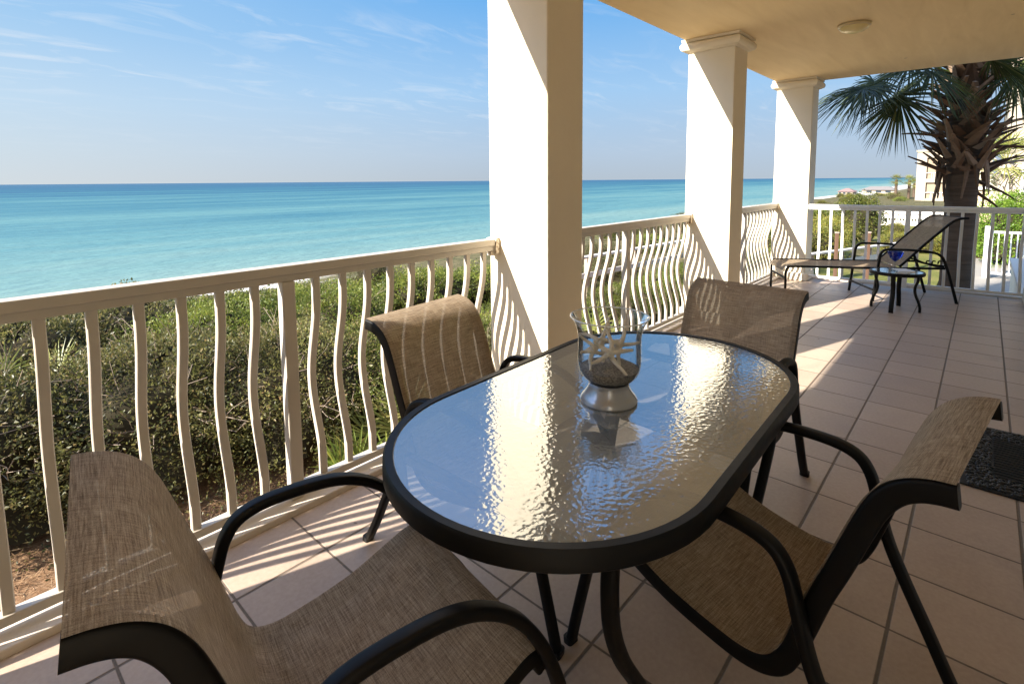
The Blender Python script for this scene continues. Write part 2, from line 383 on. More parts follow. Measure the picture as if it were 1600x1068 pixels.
def make_ground():
    t = NT('dune_ground'); geo = t.new('ShaderNodeNewGeometry'); sp = t.new('ShaderNodeSeparateXYZ'); t.link(geo.outputs['Position'], sp.inputs[0])
    v = t.coord(); n = t.noise(v, 0.25, 6, 0.65); f = t.noise(v, 3.0, 6, 0.7); s = t.noise(t.coord(scale=(30, 90, 30), rot=(0, 0, .6)), 1.0, 4, 0.7, 1.5)
    zz = t.math('ADD', t.math('SUBTRACT', sp.outputs[1], t.math('ADD', 48.0, t.math('MULTIPLY', sp.outputs[0], 0.026))), t.math('MULTIPLY', t.math('SUBTRACT', n, 0.5), 14.0))
    sand = t.new('ShaderNodeMapRange'); t.link(zz, sand.inputs[0]); sand.inputs[1].default_value = -27; sand.inputs[2].default_value = -23
    scrub = t.ramp(f, [(0.3, (0.04, 0.045, 0.02)), (0.5, (0.10, 0.09, 0.042)), (0.7, (0.21, 0.16, 0.09))])
    straw = t.ramp(s, [(0.32, (0.11, 0.06, 0.035)), (0.5, (0.27, 0.16, 0.09)), (0.68, (0.46, 0.32, 0.2))])
    near = t.new('ShaderNodeMapRange'); t.link(sp.outputs[1], near.inputs[0]); near.inputs[1].default_value = 9; near.inputs[2].default_value = 12
    xfar = t.math('GREATER_THAN', sp.outputs[0], 9.0)
    c = t.mix(t.math('MAXIMUM', near.outputs[0], xfar), straw, scrub)
    c = t.mix(sand.outputs[0], c, t.mix(f, (0.42, 0.385, 0.34), (0.52, 0.49, 0.45)))
    return t.set(c, 0.9, 0.1, t.bump(t.math('ADD', s, f), 0.6, 0.05))
tag(g.build('ground', make_ground(), smooth=60), kind='structure')

def make_sea():
    t = NT('sea_water'); geo = t.new('ShaderNodeNewGeometry'); sp = t.new('ShaderNodeSeparateXYZ'); t.link(geo.outputs['Position'], sp.inputs[0])
    X, Y = sp.outputs[0], sp.outputs[1]
    d = t.math('SUBTRACT', Y, t.math('ADD', 48.0, t.math('MULTIPLY', X, 0.026)))
    v = t.coord(scale=(1, 1, 1))
    bn = t.noise(t.coord(scale=(0.0030, 0.020, 1), rot=(0, 0, -0.03)), 1.0, 5, 0.6, 0.4)
    bn2 = t.noise(t.coord(scale=(0.02, 0.10, 1), rot=(0, 0, -0.03)), 1.0, 4, 0.6, 0.3)
    lg = t.math('LOGARITHM', t.math('ADD', t.math('MAXIMUM', d, 0.0), 12.0), 10.0)     # 1.08 .. 4.3
    lg = t.math('ADD', lg, t.math('ADD', t.math('MULTIPLY', t.math('SUBTRACT', bn, 0.5), 2.3), t.math('MULTIPLY', t.math('SUBTRACT', bn2, 0.5), 0.9)))
    q = t.new('ShaderNodeMapRange'); t.link(lg, q.inputs[0]); q.inputs[1].default_value = 1.0; q.inputs[2].default_value = 3.6
    c = t.ramp(q.outputs[0], [(0.0, (0.20, 0.255, 0.222)), (0.15, (0.132, 0.222, 0.205)), (0.36, (0.078, 0.178, 0.187)), (0.58, (0.034, 0.117, 0.154)), (0.78, (0.020, 0.078, 0.132)), (1.0, (0.032, 0.085, 0.14))])
    w = t.math('ADD', t.noise(t.coord(scale=(0.25, 0.8, 1), rot=(0, 0, -0.05)), 1.0, 4, 0.6), t.math('MULTIPLY', t.noise(t.coord(scale=(0.03, 0.16, 1), rot=(0, 0, -0.04)), 1.0, 3, 0.5), 2.0))
    nb = t.bump(w, 0.45, 1.2)
    df = t.new('ShaderNodeBsdfDiffuse'); t.link(c, df.inputs[0]); t.link(nb, df.inputs['Normal'])
    gl = t.new('ShaderNodeBsdfGlossy'); gl.inputs['Roughness'].default_value = 0.22; t.link(nb, gl.inputs['Normal'])
    m = t.new('ShaderNodeMixShader'); m.inputs[0].default_value = 0.13; t.link(df.outputs[0], m.inputs[1]); t.link(gl.outputs[0], m.inputs[2])
    t.link(m.outputs[0], t.o.inputs[0]); return t.m
sea = MB()
sx = axis_vals([(-40000, -500, 6), (-500, 1500, 8), (1500, 60000, 8)]); sy = axis_vals([(20, 400, 6), (400, 4000, 6), (4000, 60000, 8)])
for x in sx:
    for y in sy: sea.v.append((x, y, -6.9))
for i in range(len(sx)-1):
    for j in range(len(sy)-1):
        a = i*len(sy)+j; sea.f.append((a, a+len(sy), a+len(sy)+1, a+1))
tag(sea.build('sea', make_sea(), smooth=60), kind='structure')

lawn = MB()
lx = [10+i*1.0 for i in range(25)]; ly = [0.9+i*0.6 for i in range(9)]
for x in lx:
    for y in ly: lawn.v.append((x, y, gz(x, y)+0.03+0.02*math.sin(x*1.3)*math.cos(y*2)))
for i in range(len(lx)-1):
    for j in range(len(ly)-1):
        a = i*len(ly)+j; lawn.f.append((a, a+len(ly), a+len(ly)+1, a+1))
def make_lawn():
    t = NT('lawn_grass'); v = t.coord(); f = t.noise(v, 0.9, 6, 0.7); k = t.noise(v, 60, 3)
    c = t.ramp(f, [(0.3, (0.10, 0.115, 0.03)), (0.5, (0.19, 0.185, 0.05)), (0.7, (0.32, 0.245, 0.10))])
    return t.set(t.mix(k, t.mix(0.5, c, (0.05, 0.06, 0.02)), c), 0.9, 0.1, t.bump(k, 0.8, 0.03))
tag(lawn.build('lawn', make_lawn(), smooth=60), kind='structure')
tag(MB().box2((5.62, -8, -1.6), (18.6, 0.85, -1.07)).build('walkway', mat_stucco('concrete', (0.30, 0.27, 0.23), 0.10, 0.3), smooth=None), kind='structure')

# ------------------------------------------------------------------ balcony
C_X0, C_XE = -3.64, 5.50
tag(MB().box2((C_X0, -0.25, -0.30), (C_XE, 2.30, 0.0)).build('balcony_floor', M_tile, smooth=None), kind='structure')
cb = MB(); cb.box2((C_X0, 2.3005, -0.32), (C_XE, 2.47, 0.028)); cb.box2((C_XE+.0005, -0.45, -0.32), (C_XE+0.13, 2.47, 0.028))
tag(cb.build('floor_edge_curb', M_curb, smooth=None, bevel=0.006), kind='structure')
CZ = 2.785
ce = MB(); ce.box2((C_X0, -2.5, CZ), (5.57, 2.455, CZ+0.42))
ceil = tag(ce.build('ceiling', M_ceiling, smooth=None, bevel=0.004), kind='structure')
w = thing('house_wall', 'cream stucco house wall beside the dining chairs', 'wall', (0, -0.25, 0))
mb = MB().box2((C_X0, -0.25, -1.2), (5.45, 0.0, CZ-0.003)); mb.build('wall_face', M_column, w, None)
MB().box2((2.2, 0.0005, 0.0005), (5.47, 0.045, 0.16)).build('plinth', M_column, w, None, 0.012)
MB().box2((C_X0, -2.25, CZ+.4205), (5.57, 2.70, CZ+1.5)).build('unseen_upper_wall', M_column, w, None)  # unseen storey added to shade the palm, height trimmed so fronds catch sun
w2 = tag(MB().box2((-3.64, 0.0005, 0.0005), (-3.42, 2.40, CZ-0.003)).build('end_wall', M_column, smooth=None, bevel=0.008), 'cream stucco end wall behind the nearest brown chair', 'wall')

def column(x, label):
    c = thing('column', label, 'column', (x, 1.985, 0), 0, 'square stucco columns along the railing')
    MB().box2((0, 0, 0.0005), (0.345, 0.45, CZ-0.1)).build('shaft', M_column, c, None, 0.008)
    cap = MB()
    def ring(e, z): return [(-e, -e, z), (0.345+e, -e, z), (0.345+e, 0.45+e, z), (-e, 0.45+e, z)]
    prof = [(0.004, -0.125), (0.018, -0.122), (0.030, -0.112)]
    prof += [(0.030+0.034*math.sin(R(a)), -0.070-0.042*math.cos(R(a))) for a in range(0, 181, 20)]
    prof += [(0.052, -0.024), (0.052, -0.001)]
    for e, z in prof: cap.v += ring(e, CZ+z)
    n = len(prof)
    for i in range(n-1):
        for k in range(4):
            a, b = i*4+k, i*4+(k+1) % 4; cap.f.append((a, b, b+4, a+4))
    cap.f.append((0, 3, 2, 1)); cap.f.append(tuple((n-1)*4+k for k in range(4)))
    cap.build('capital', M_column, c, 30)
    MB().box2((-0.035, -0.035, 0.0008), (0.38, 0.485, 0.11)).build('plinth', M_column, c, None, 0.012)
    return c
column(-0.64, 'large cream stucco column nearest the glass dining table')
column(2.20, 'middle cream stucco column behind the far dining chair')
column(5.18, 'farthest cream stucco column at the foot of the chaise lounge')

# railings
WAVE_A = 0.072
def wave(z):
    t = (z-0.17)/(0.92-0.17)
    if t <= 0 or t >= 1: return 0.0
    t = t**0.92
    return WAVE_A*math.sin(math.pi*t)**2
def baluster(mb_name, parent, x, y, ax, wx, wy):
    zs = [0.085+i*(1.005-0.085)/26 for i in range(27)]
    path = [(x+ax[0]*wave(z), y+ax[1]*wave(z), z) for z in zs]
    m = MB(); bn = (ax[1], -ax[0], 0)
    m.sweep(path, rrect(wy, wx, 0.003, 1), bn); return m.build('baluster', M_rail, parent, 40)
def railing(label, x0, x1, xs_, post, y=2.39, brackets=True):
    t = thing('railing', label, 'railing', (x0, y, 0), 0, 'white metal railings round the balcony')
    Lr = x1-x0
    MB().box2((0, -0.033, 1.035), (Lr, 0.033, 1.075)).build('top_rail', M_rail, t, None, 0.005)
    MB().box2((0.002, -0.022, 1.004), (Lr-0.002, 0.022, 1.0347)).build('upper_rail', M_rail, t, None, 0.003)
    MB().box2((0, -0.022, 0.052), (Lr, 0.022, 0.086)).build('bottom_rail', M_rail, t, None, 0.004)
    for x in xs_: baluster('baluster', t, x-x0, 0, (0, 1), 0.033, 0.024)
    for p in post: MB().box2((p-x0-0.028, -0.026, 0.0285), (p-x0+0.028, 0.026, 1.0038)).build('post', M_rail, t, None, 0.004)
    if brackets:
        br = MB(); br.box2((Lr-0.035, -0.040, 0.985), (Lr-0.0005, 0.040, 1.081)); br.box2((Lr-0.055, -0.018, 0.975), (Lr-0.03, 0.018, 1.0))
        br.build('bracket', mat_rust, t, None, 0.004)
    return t
def make_rust():
    t = NT('rusty_bracket'); v = t.coord(); n = t.noise(v, 60, 4, 0.7)
    return t.set(t.ramp(n, [(0.40, (0.22, 0.13, 0.06)), (0.50, (0.70, 0.62, 0.50)), (0.7, (0.8, 0.75, 0.66))]), 0.7, 0.2)
mat_rust = make_rust()
S1 = 0.1333
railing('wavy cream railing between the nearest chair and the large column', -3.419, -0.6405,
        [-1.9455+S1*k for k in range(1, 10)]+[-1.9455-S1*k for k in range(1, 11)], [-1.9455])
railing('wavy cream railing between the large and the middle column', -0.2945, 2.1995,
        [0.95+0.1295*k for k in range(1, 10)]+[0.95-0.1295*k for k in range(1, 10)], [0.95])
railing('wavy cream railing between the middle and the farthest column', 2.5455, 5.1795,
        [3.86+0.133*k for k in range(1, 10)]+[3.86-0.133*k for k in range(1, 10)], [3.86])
# end railing (runs along -Y)
A, B = Vector((5.22, 1.98, 0)), Vector((5.42, -0.22, 0)); ln = (B-A).length; ang = math.atan2((B-A).y, (B-A).x)
t = thing('railing', 'white straight railing across the far end behind the chaise lounge', 'railing', A, ang, 'white metal railings round the balcony')
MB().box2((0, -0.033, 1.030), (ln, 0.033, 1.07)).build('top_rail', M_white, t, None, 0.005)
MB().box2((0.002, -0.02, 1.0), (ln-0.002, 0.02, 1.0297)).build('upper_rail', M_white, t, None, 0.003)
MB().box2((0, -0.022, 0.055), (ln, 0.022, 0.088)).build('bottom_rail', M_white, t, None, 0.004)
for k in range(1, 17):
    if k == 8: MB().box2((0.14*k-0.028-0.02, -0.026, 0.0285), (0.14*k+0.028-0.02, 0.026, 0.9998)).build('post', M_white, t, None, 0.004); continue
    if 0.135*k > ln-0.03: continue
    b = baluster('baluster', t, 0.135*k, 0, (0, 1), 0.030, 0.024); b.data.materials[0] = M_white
# ceiling lamp
cl = thing('ceiling_lamp', 'small round cream ceiling lamp above the tiles', 'ceiling lamp', (2.68, 1.13, CZ))
MB().lathe([(0.118, -0.0005), (0.128, -0.006), (0.128, -0.022), (0.118, -0.028)], 40).build('rim', mat_paint('lamp_rim', (0.60, 0.48, 0.28)), cl)
MB().lathe([(0.116, -0.0285), (0.108, -0.045), (0.085, -0.062), (0.05, -0.073), (0.012, -0.077)], 40).build('lamp_shade', mat_plain('opal_glass', (0.72, 0.58, 0.27), 0.25, 0.5), cl)

# ------------------------------------------------------------------ sling chairs
RAIL = [(-.004, .897), (.03, .892), (.066, .879), (.100, .853), (.129, .809), (.155, .742), (.185, .655), (.218, .565), (.247, .470), (.268, .405), (.290, .366), (.330, .346), (.40, .346), (.54, .371), (.66, .415), (.715, .432), (.757, .424), (.782, .388)]
ARM = [(-.012, 0), (.045, .10), (.10, .212), (.165, .343), (.203, .43), (.230, .525), (.253, .60), (.292, .642), (.37, .656), (.50, .648), (.59, .616), (.665, .558), (.725, .476), (.770, .380), (.80, .285), (.838, .13), (.868, 0)]
HW, AW = 0.250, 0.283
def shifted(prof, d):
    o = []
    for i, p in enumerate(prof):
        a, b = Vector(prof[max(i-1, 0)]), Vector(prof[min(i+1, len(prof)-1)]); t_ = (b-a).normalized(); n_ = Vector((t_.y, -t_.x))
        if n_.y > 0: n_ = -n_
        o.append((p[0]+n_.x*d, p[1]+n_.y*d))
    return o
def sling_mesh(prof, hw, sag=0.012, nw=18, per=5, off=0.0):
    s = MB(); P = spline([(a, 0, b) for a, b in prof], per); s.uv = []
    acc = 0; n = len(P)
    for i, p in enumerate(P):
        if i: acc += (P[i]-P[i-1]).length
        t = (P[min(i+1, n-1)]-P[max(i-1, 0)]).normalized(); nn = Vector((t.z, 0, -t.x))
        if nn.z > 0: nn = -nn
        e = min(1, 4*min(i, n-1-i)/n)
        for k in range(nw+1):
            w = -1+2*k/nw; q = p+nn*(sag*e*(1-w*w)-off)
            s.v.append((q.x, w*hw, q.z)); s.uv.append((w*hw, acc))
    for i in range(n-1):
        for k in range(nw):
            a = i*(nw+1)+k; s.f.append((a, a+1, a+nw+2, a+nw+1))
    return s
def make_chair(label):
    c = thing('sling_chair', label, 'chair', (0, 0, 0), 0, 'brown sling chairs round the glass table')
    sling_mesh(RAIL, HW+0.017, off=0.003).build('sling', M_sling, c, 60)
    for s in (-1, 1):
        MB().sweep(spline([(a, s*(HW+0.004), b) for a, b in shifted(RAIL, 0.022)], 5), rrect(0.044, 0.026, 0.008, 3), (0, 1, 0)).build('side_rail', M_frame, c, 40)
        MB().sweep(spline([(a, s*AW, b) for a, b in ARM], 5), rrect(0.026, 0.036, 0.009, 3), (0, 1, 0)).build('arm_frame', M_frame, c, 40)
        for u in (-.012, .868):
            MB().sweep([(u, s*AW, 0.0005), (u+0.002, s*AW, 0.02)], rrect(0.032, 0.041, 0.009, 3), (0, 1, 0)).build('foot_glide', M_rubber, c, 40)
    for (u, z) in ((.335, .318), (.757, .395)):
        MB().bar((u, -HW, z), (u, HW, z), 0.022, 0.022, 0.008, (0, 0, 1)).build('crossbar', M_frame, c, 40)
    for (u, z) in ((.008, .884), (.774, .384)):
        MB().sweep([(u, -HW, z), (u, HW, z)], circ(0.006, 8)).build('hem_rod', M_frame, c, 40)
    return c
ch = make_chair('empty brown sling chair nearest the camera at the near end of the glass table')
ch.location = (-2.838, 1.214, 0); ch.rotation_euler = (0, 0, R(-9))
def chair_copy(label, loc, rz):
    c = copy_tree(ch); c['label'] = label; c.location = loc; c.rotation_euler = (0, 0, R(rz)); return c
chair_copy('brown sling chair with sun stripes on its back, against the railing', (-1.585, 1.955, 0), -90+6)
chair_copy('brown sling chair at the far head of the glass table, its back upright', (-0.21, 1.035, 0), 178)
chair_copy('brown sling chair beside the black doormat with its back to the house wall', (-1.535, 0.163, 0), 90-7)

# ------------------------------------------------------------------ dining table
TZ = 0.722
tb = thing('dining_table', 'oval hammered glass dining table with a dark bronze rim', 'table', (-1.475, 1.045, 0), R(1.5))
def stadium(hl, hw, n=28):
    pts = []; c = hl-hw
    for i in range(n+1):
        a = -math.pi/2+math.pi*i/n; pts.append((c+hw*math.cos(a)*1.0, hw*math.sin(a)))
    for i in range(n+1):
        a = math.pi/2+math.pi*i/n; pts.append((-c+hw*math.cos(a), hw*math.sin(a)))
    return pts
HL, HWT = 0.822, 0.452
rim = MB(); rp = [(x, y, TZ-0.022) for x, y in stadium(HL-0.014, HWT-0.014)]
rim.sweep(rp, rrect(0.048, 0.028, 0.010, 3), (0, 0, 1) if False else None, closed=True)
def rim_mesh():
    m = MB(); st = stadium(HL, HWT, 36); n = len(st)
    prof = [(-0.030, -0.006), (-0.026, 0.0), (-0.006, 0.001), (0.0, -0.006), (0.001, -0.044), (-0.005, -0.050), (-0.022, -0.050), (-0.026, -0.044), (-0.026, -0.014), (-0.030, -0.012)]
    k = len(prof)
    for i in range(n):
        p = Vector(st[i]); a = Vector(st[i-1]); b = Vector(st[(i+1) % n]); tt = (b-a).normalized(); nn = Vector((tt.y, -tt.x))
        for e, z in prof: m.v.append((p.x+nn.x*e, p.y+nn.y*e, TZ+z))
    for i in range(n):
        for j in range(k):
            a = i*k+j; b = i*k+(j+1) % k; c = ((i+1) % n)*k
            m.f.append((a, c+j, c+(j+1) % k, b))
    return m
rim_mesh().build('rim', M_frame, tb, 40)
gl = MB(); st = stadium(HL-0.0265, HWT-0.0265, 36); n = len(st)
gl.v = [(x, y, TZ-0.0035) for x, y in st]+[(x, y, TZ-0.0105) for x, y in st]
gl.f = [tuple(range(n)), tuple(range(2*n-1, n-1, -1))]+[(i, n+i, n+(i+1) % n, (i+1) % n) for i in range(n)]
gl.f = gl.f[:1]
gl.build('glass_top', M_glass, tb, None)
for sx in (-1, 1):
    for sy in (-1, 1):
        pth = [(sx*.625, sy*.335, .675), (sx*.628, sy*.335, .60), (sx*.612, sy*.333, .51), (sx*.565, sy*.330, .41), (sx*.49, sy*.325, .30), (sx*.42, sy*.32, .20), (sx*.375, sy*.318, .10), (sx*.36, sy*.318, .0)]
        lg = MB().sweep(spline(pth, 6), rrect(0.030, 0.034, 0.009, 3), (0, 1, 0)).build('leg', M_frame, tb, 40)
        MB().sweep([(sx*.36, sy*.318, 0.0005), (sx*.36, sy*.318, .02)], rrect(0.036, 0.040, 0.010, 3), (0, 1, 0)).build('foot_glide', M_rubber, lg, 40)
    MB().bar((sx*.618, -.335, .655), (sx*.618, .335, .655), 0.024, 0.03, 0.006, (0, 0, 1)).build('crossbar', M_frame, tb, 40)

# ------------------------------------------------------------------ vase, sand and starfish
VX, VY, VZ = -1.525, 1.045, TZ-0.0025
va = thing('hurricane_vase', 'clear glass hurricane vase on a grey foot standing on the glass table', 'vase', (VX, VY, VZ))
outp = spline([(0.052, .066), (.075, .075), (.093, .098), (.0995, .13), (.099, .18), (.100, .215), (.108, .248), (.122, .272), (.1245, .2755)], 5)
outp = [(p.x, p.y) for p in [Vector((a[0], a[1])) for a in outp]]
def lathe_shell(prof, th, n=56):
    m = MB(); pr = list(prof)+[(r-th, z) for r, z in prof][::-1]
    return m.lathe(pr, n, caps=False)
MB().lathe(outp, 56, caps=False).build('bowl', M_clear, va, 50)
MB().sweep([(0.1232*math.cos(a*math.pi/28), 0.1232*math.sin(a*math.pi/28), .2757) for a in range(56)], circ(0.0022, 8), closed=True).build('lip', mat_plain('glass_lip', (0.75, 0.78, 0.78), 0.1, 0.6), va)
footm = NT('grey_glass_foot'); footm.set((0.36, 0.37, 0.39), 0.2, 0.6); footm.b.inputs['Metallic'].default_value = 0.5
fp = spline([(.089, 0.0005), (.0905, .006), (.086, .016), (.075, .030), (.066, .046), (.064, .056), (.066, .0655)], 5)
MB().lathe([(p.x, p.y) for p in [Vector((a[0], a[1])) for a in fp]], 48).build('foot', footm.m, va, 50)
def make_sand():
    t = NT('grey_sand'); v = t.coord(); n = t.noise(v, 160, 4)
    return t.set(t.ramp(n, [(0.35, (0.12, 0.105, 0.09)), (0.65, (0.34, 0.30, 0.26))]), 0.9, 0.1, t.bump(n, 0.5, 0.002))
sd = MB(); ins = [(r-0.0045, z) for r, z in outp if z < 0.112]
sd.lathe([(0.001, .0662)]+[(r, z+0.0008) for r, z in ins], 48, caps=False)
rings = 8; b0 = len(sd.v); R0, Z0 = ins[-1][0], ins[-1][1]+0.0008
for k in range(rings+1):
    rr = R0*(1-k/rings)
    for i in range(48):
        a = 2*math.pi*i/48; fz = 0.010*math.sin(3*a+1)*math.cos(2*a)*math.sin(math.pi*min(1, k/3)) if k else 0
        sd.v.append((rr*math.cos(a), rr*math.sin(a), Z0+(0.012*(k/rings)+fz*0.8 if k else 0)))
for k in range(rings):
    for i in range(48):
        a = b0+k*48+i; b = b0+k*48+(i+1) % 48; sd.f.append((a, b, b+48, a+48))
s_o = sd.build('sand', make_sand(), None, 50); s_o.location = (VX, VY, VZ); tag(s_o, 'dark grey sand filling the bottom of the glass vase', 'sand')
def make_star():
    t = NT('starfish_skin'); v = t.coord(); n = t.noise(v, 120, 4); m2 = t.noise(v, 25, 3)
    return t.set(t.mix(n, t.mix(m2, (0.46, 0.39, 0.31), (0.66, 0.58, 0.48)), (0.78, 0.72, 0.63)), 0.8, 0.2, t.bump(n, 0.8, 0.003))
M_star = make_star()
def starfish(label, c, tilt, spin, size, thick, bends):
    m = MB(); o = thing
    for k in range(5):
        a = 2*math.pi*k/5+spin
        pts = [(0, 0, 0.003)]
        for s in range(1, 5):
            q = s/4*size*(0.9+0.15*math.sin(k*2.1+spin)); aa = a+bends*math.sin(k*1.7)*s/4
            pts.append((q*math.cos(aa), q*math.sin(aa), 0.012*math.sin(s*1.1+k)))
        m.sweep(spline(pts, 4), circ(thick, 8), None, taper=lambda t: 1.0-0.55*t)
    m.lathe([(0.001, -thick*1.0), (thick*1.5, -thick*.5), (thick*1.5, thick*.5), (0.001, thick*1.0)], 10)
    o = m.build('starfish', M_star, None, 60); o.location = (VX+c[0], VY+c[1], VZ+c[2]); o.rotation_euler = tilt
    return tag(o, label, 'starfish', 'starfish in the glass vase')
starfish('front starfish leaning on the sand inside the vase', (-0.026, -0.020, .168), (R(68), R(10), R(-45)), 0.25, 0.082, 0.0095, 0.3)
starfish('long armed starfish standing upright at the right of the vase', (0.024, -0.020, .178), (R(82), R(-15), R(-25)), 0.9, 0.084, 0.0085, 0.35)
starfish('thin starfish at the back of the vase by its rim', (0.012, 0.038, .182), (R(78), R(8), R(-60)), 1.4, 0.080, 0.0085, 0.3)
starfish('short starfish at the left side of the vase', (-0.035, 0.036, .166), (R(74), R(-5), R(-20)), 0.6, 0.066, 0.008, 0.25)

# ------------------------------------------------------------------ doormat
mt = thing('doormat', 'black rubber doormat with pebble pattern beside the house wall', 'doormat', (0.185, -0.235, 0))
MB().box2((0, 0, 0.0008), (0.82, 0.43, 0.009)).build('backing', M_rubber, mt, None, 0.003)
pb = MB(); rnd = random.Random(3); done = []
while len(done) < 520:
    x, y = rnd.uniform(.02, .80), rnd.uniform(.02, .41)
    inner = .16 < x < .66 and .11 < y < .32
    if inner: continue
    r_ = rnd.uniform(.009, .016)
    if any((x-a)**2+(y-b)**2 < (.85*(r_+c_))**2 for a, b, c_ in done):
        if rnd.random() > 0.02: continue
    done.append((x, y, r_))
    ex = rnd.uniform(.7, 1.3); b = len(pb.v)
    for j in range(3):
        rr = r_*(1, .8, .35)[j]; zz = .009+(0, .005, .0075)[j]
        for i in range(8):
            a = i*math.pi/4; pb.v.append((x+rr*ex*math.cos(a), y+rr/ex*math.sin(a), zz))
    for j in range(2):
        for i in range(8): pb.f.append((b+j*8+i, b+j*8+(i+1) % 8, b+j*8+8+(i+1) % 8, b+j*8+8+i))
    pb.f.append(tuple(b+16+i for i in range(8)))
pb.build('pebble_border', mat_plain('shiny_rubber', (0.006, 0.006, 0.0065), 0.32, 0.3), mt, 60)
ri = MB()
for i in range(16): ri.box2((.17+i*.031, .12, .009), (.185+i*.031, .31, .0135))
ri.build('scraper_ribs', M_rubber, mt, None, 0.002)

# ------------------------------------------------------------------ chaise lounge
la = math.atan2(-.857, .516)
lo = thing('chaise_lounge', 'brown sling chaise lounge with raised back by the far column', 'lounge chair', (4.343+.29*.857, 1.072+.29*.516, 0), la)
SEAT = [(-.985, .33), (-.965, .365), (-.93, .385), (-.86, .390), (-.5, .388), (-.14, .388), (.27, .392)]
BACK = [(.262, .402), (.36, .505), (.517, .677), (.66, .82), (.745, .905), (.80, .944), (.86, .962), (.92, .966)]
WL = 0.262
sling_mesh(SEAT, WL, 0.014).build('seat_sling', M_sling2, lo, 60)
sling_mesh(BACK, WL-0.02, 0.012).build('back_sling', M_sling2, lo, 60)
for s in (-1, 1):
    MB().sweep(spline([(-.955, s*.287, 0), (-.955, s*.287, .20), (-.953, s*.287, .32), (-.935, s*.287, .366), (-.89, s*.287, .384), (-.5, s*.287, .386), (0, s*.287, .386), (.70, s*.287, .397)], 6), rrect(.026, .024, .008, 3), (0, 1, 0)).build('side_rail', M_frame, lo, 40)
    MB().sweep(spline([(a, s*(WL-.01), b) for a, b in BACK], 5), rrect(.026, .022, .007, 3), (0, 1, 0)).build('back_rail', M_frame, lo, 40)
    MB().sweep(spline([(-.022, s*.31, 0), (0, s*.31, .22), (.022, s*.31, .47), (.035, s*.31, .555), (.075, s*.31, .600), (.15, s*.31, .608), (.38, s*.31, .602), (.56, s*.31, .580), (.64, s*.31, .545), (.685, s*.31, .47), (.75, s*.31, .28), (.831, s*.31, 0)], 6), rrect(.026, .030, .008, 3), (0, 1, 0)).build('arm_frame', M_frame, lo, 40)
    rk = MB(); rk.sweep(spline([(.40, s*.255, .50), (.50, s*.265, .455), (.60, s*.27, .435), (.70, s*.275, .42)], 5), rrect(.022, .012, .004, 2), (0, 1, 0))
    for q in (.52, .58, .64): rk.sweep(spline([(q, s*.268, .445), (q+.01, s*.268, .478), (q+.035, s*.268, .475)], 4), rrect(.014, .010, .003, 2), (0, 1, 0))
    rk.build('recline_rack', M_frame, lo, 40)
for (x, z) in ((-.953, .24), (-.012, .13), (.69, .40), (.27, .375)):
    MB().bar((x, -.29, z), (x, .29, z), .022, .022, .007, (0, 0, 1)).build('crossbar', M_frame, lo, 40)
MB().sweep([(.915, -WL, .962), (.915, WL, .962)], circ(.009, 8)).build('hem_rod', M_frame, lo, 40)

# ------------------------------------------------------------------ side table with glass
sx_, sy_ = 4.02, 0.84
sd_t = thing('side_table', 'small round glass topped side table in front of the chaise lounge', 'side table', (sx_, sy_, 0), R(42))
SZ = 0.425
MB().lathe([(.225, SZ-.035), (.243, SZ-.035), (.247, SZ-.028), (.247, SZ-.006), (.241, SZ), (.228, SZ), (.225, SZ-.006)], 48, caps=False).build('rim', M_frame, sd_t)
gm = MB(); gm.v = [(.2255*math.cos(i*math.pi/24), .2255*math.sin(i*math.pi/24), SZ-.004) for i in range(48)]; gm.f = [tuple(range(48))]
gm.build('glass_top', M_glass, sd_t, None)
for k in range(4):
    a = math.pi/2*k+math.pi/4
    pth = [(.19, .415-.02), (.185, .33), (.165, .26), (.17, .19), (.20, .11), (.215, .05), (.215, 0)]
    MB().sweep(spline([(r_*math.cos(a), r_*math.sin(a), z) for r_, z in pth], 5), rrect(.024, .042, .006, 2), (-math.sin(a), math.cos(a), 0)).build('leg', M_frame, sd_t, 40)
mg = thing('cocktail_glass', 'blue cocktail glass with a clear stem on the side table', 'glass', (sx_-.02, sy_+.02, SZ-.0035))
bowl = MB(); bp = [(.006, .105), (.03, .125), (.055, .155), (.068, .19), (.074, .215)]
bowl.lathe(bp, 32, caps=False); bowl.build('bowl', M_blue, mg, 50)
MB().lathe([(.004, .010), (.0035, .05), (.0045, .104)], 16).build('stem', M_clear, mg, 50)
MB().lathe([(.038, .0005), (.036, .004), (.006, .009)], 32).build('foot', M_clear, mg, 50)
nk = MB(); nk.box((0, 0, .003), (.20, .145, .005), .3); nk.box((.012, .012, .0075), (.19, .14, .0035), .55)
o = nk.build('folded_leaflet', mat_plain('white_paper', (0.78, 0.78, 0.76), .7, .2), None, None, .001); o.location = (sx_+.05, sy_-.06, SZ-.0036)
tag(o, 'folded white leaflet under the blue glass on the side table', 'leaflet')

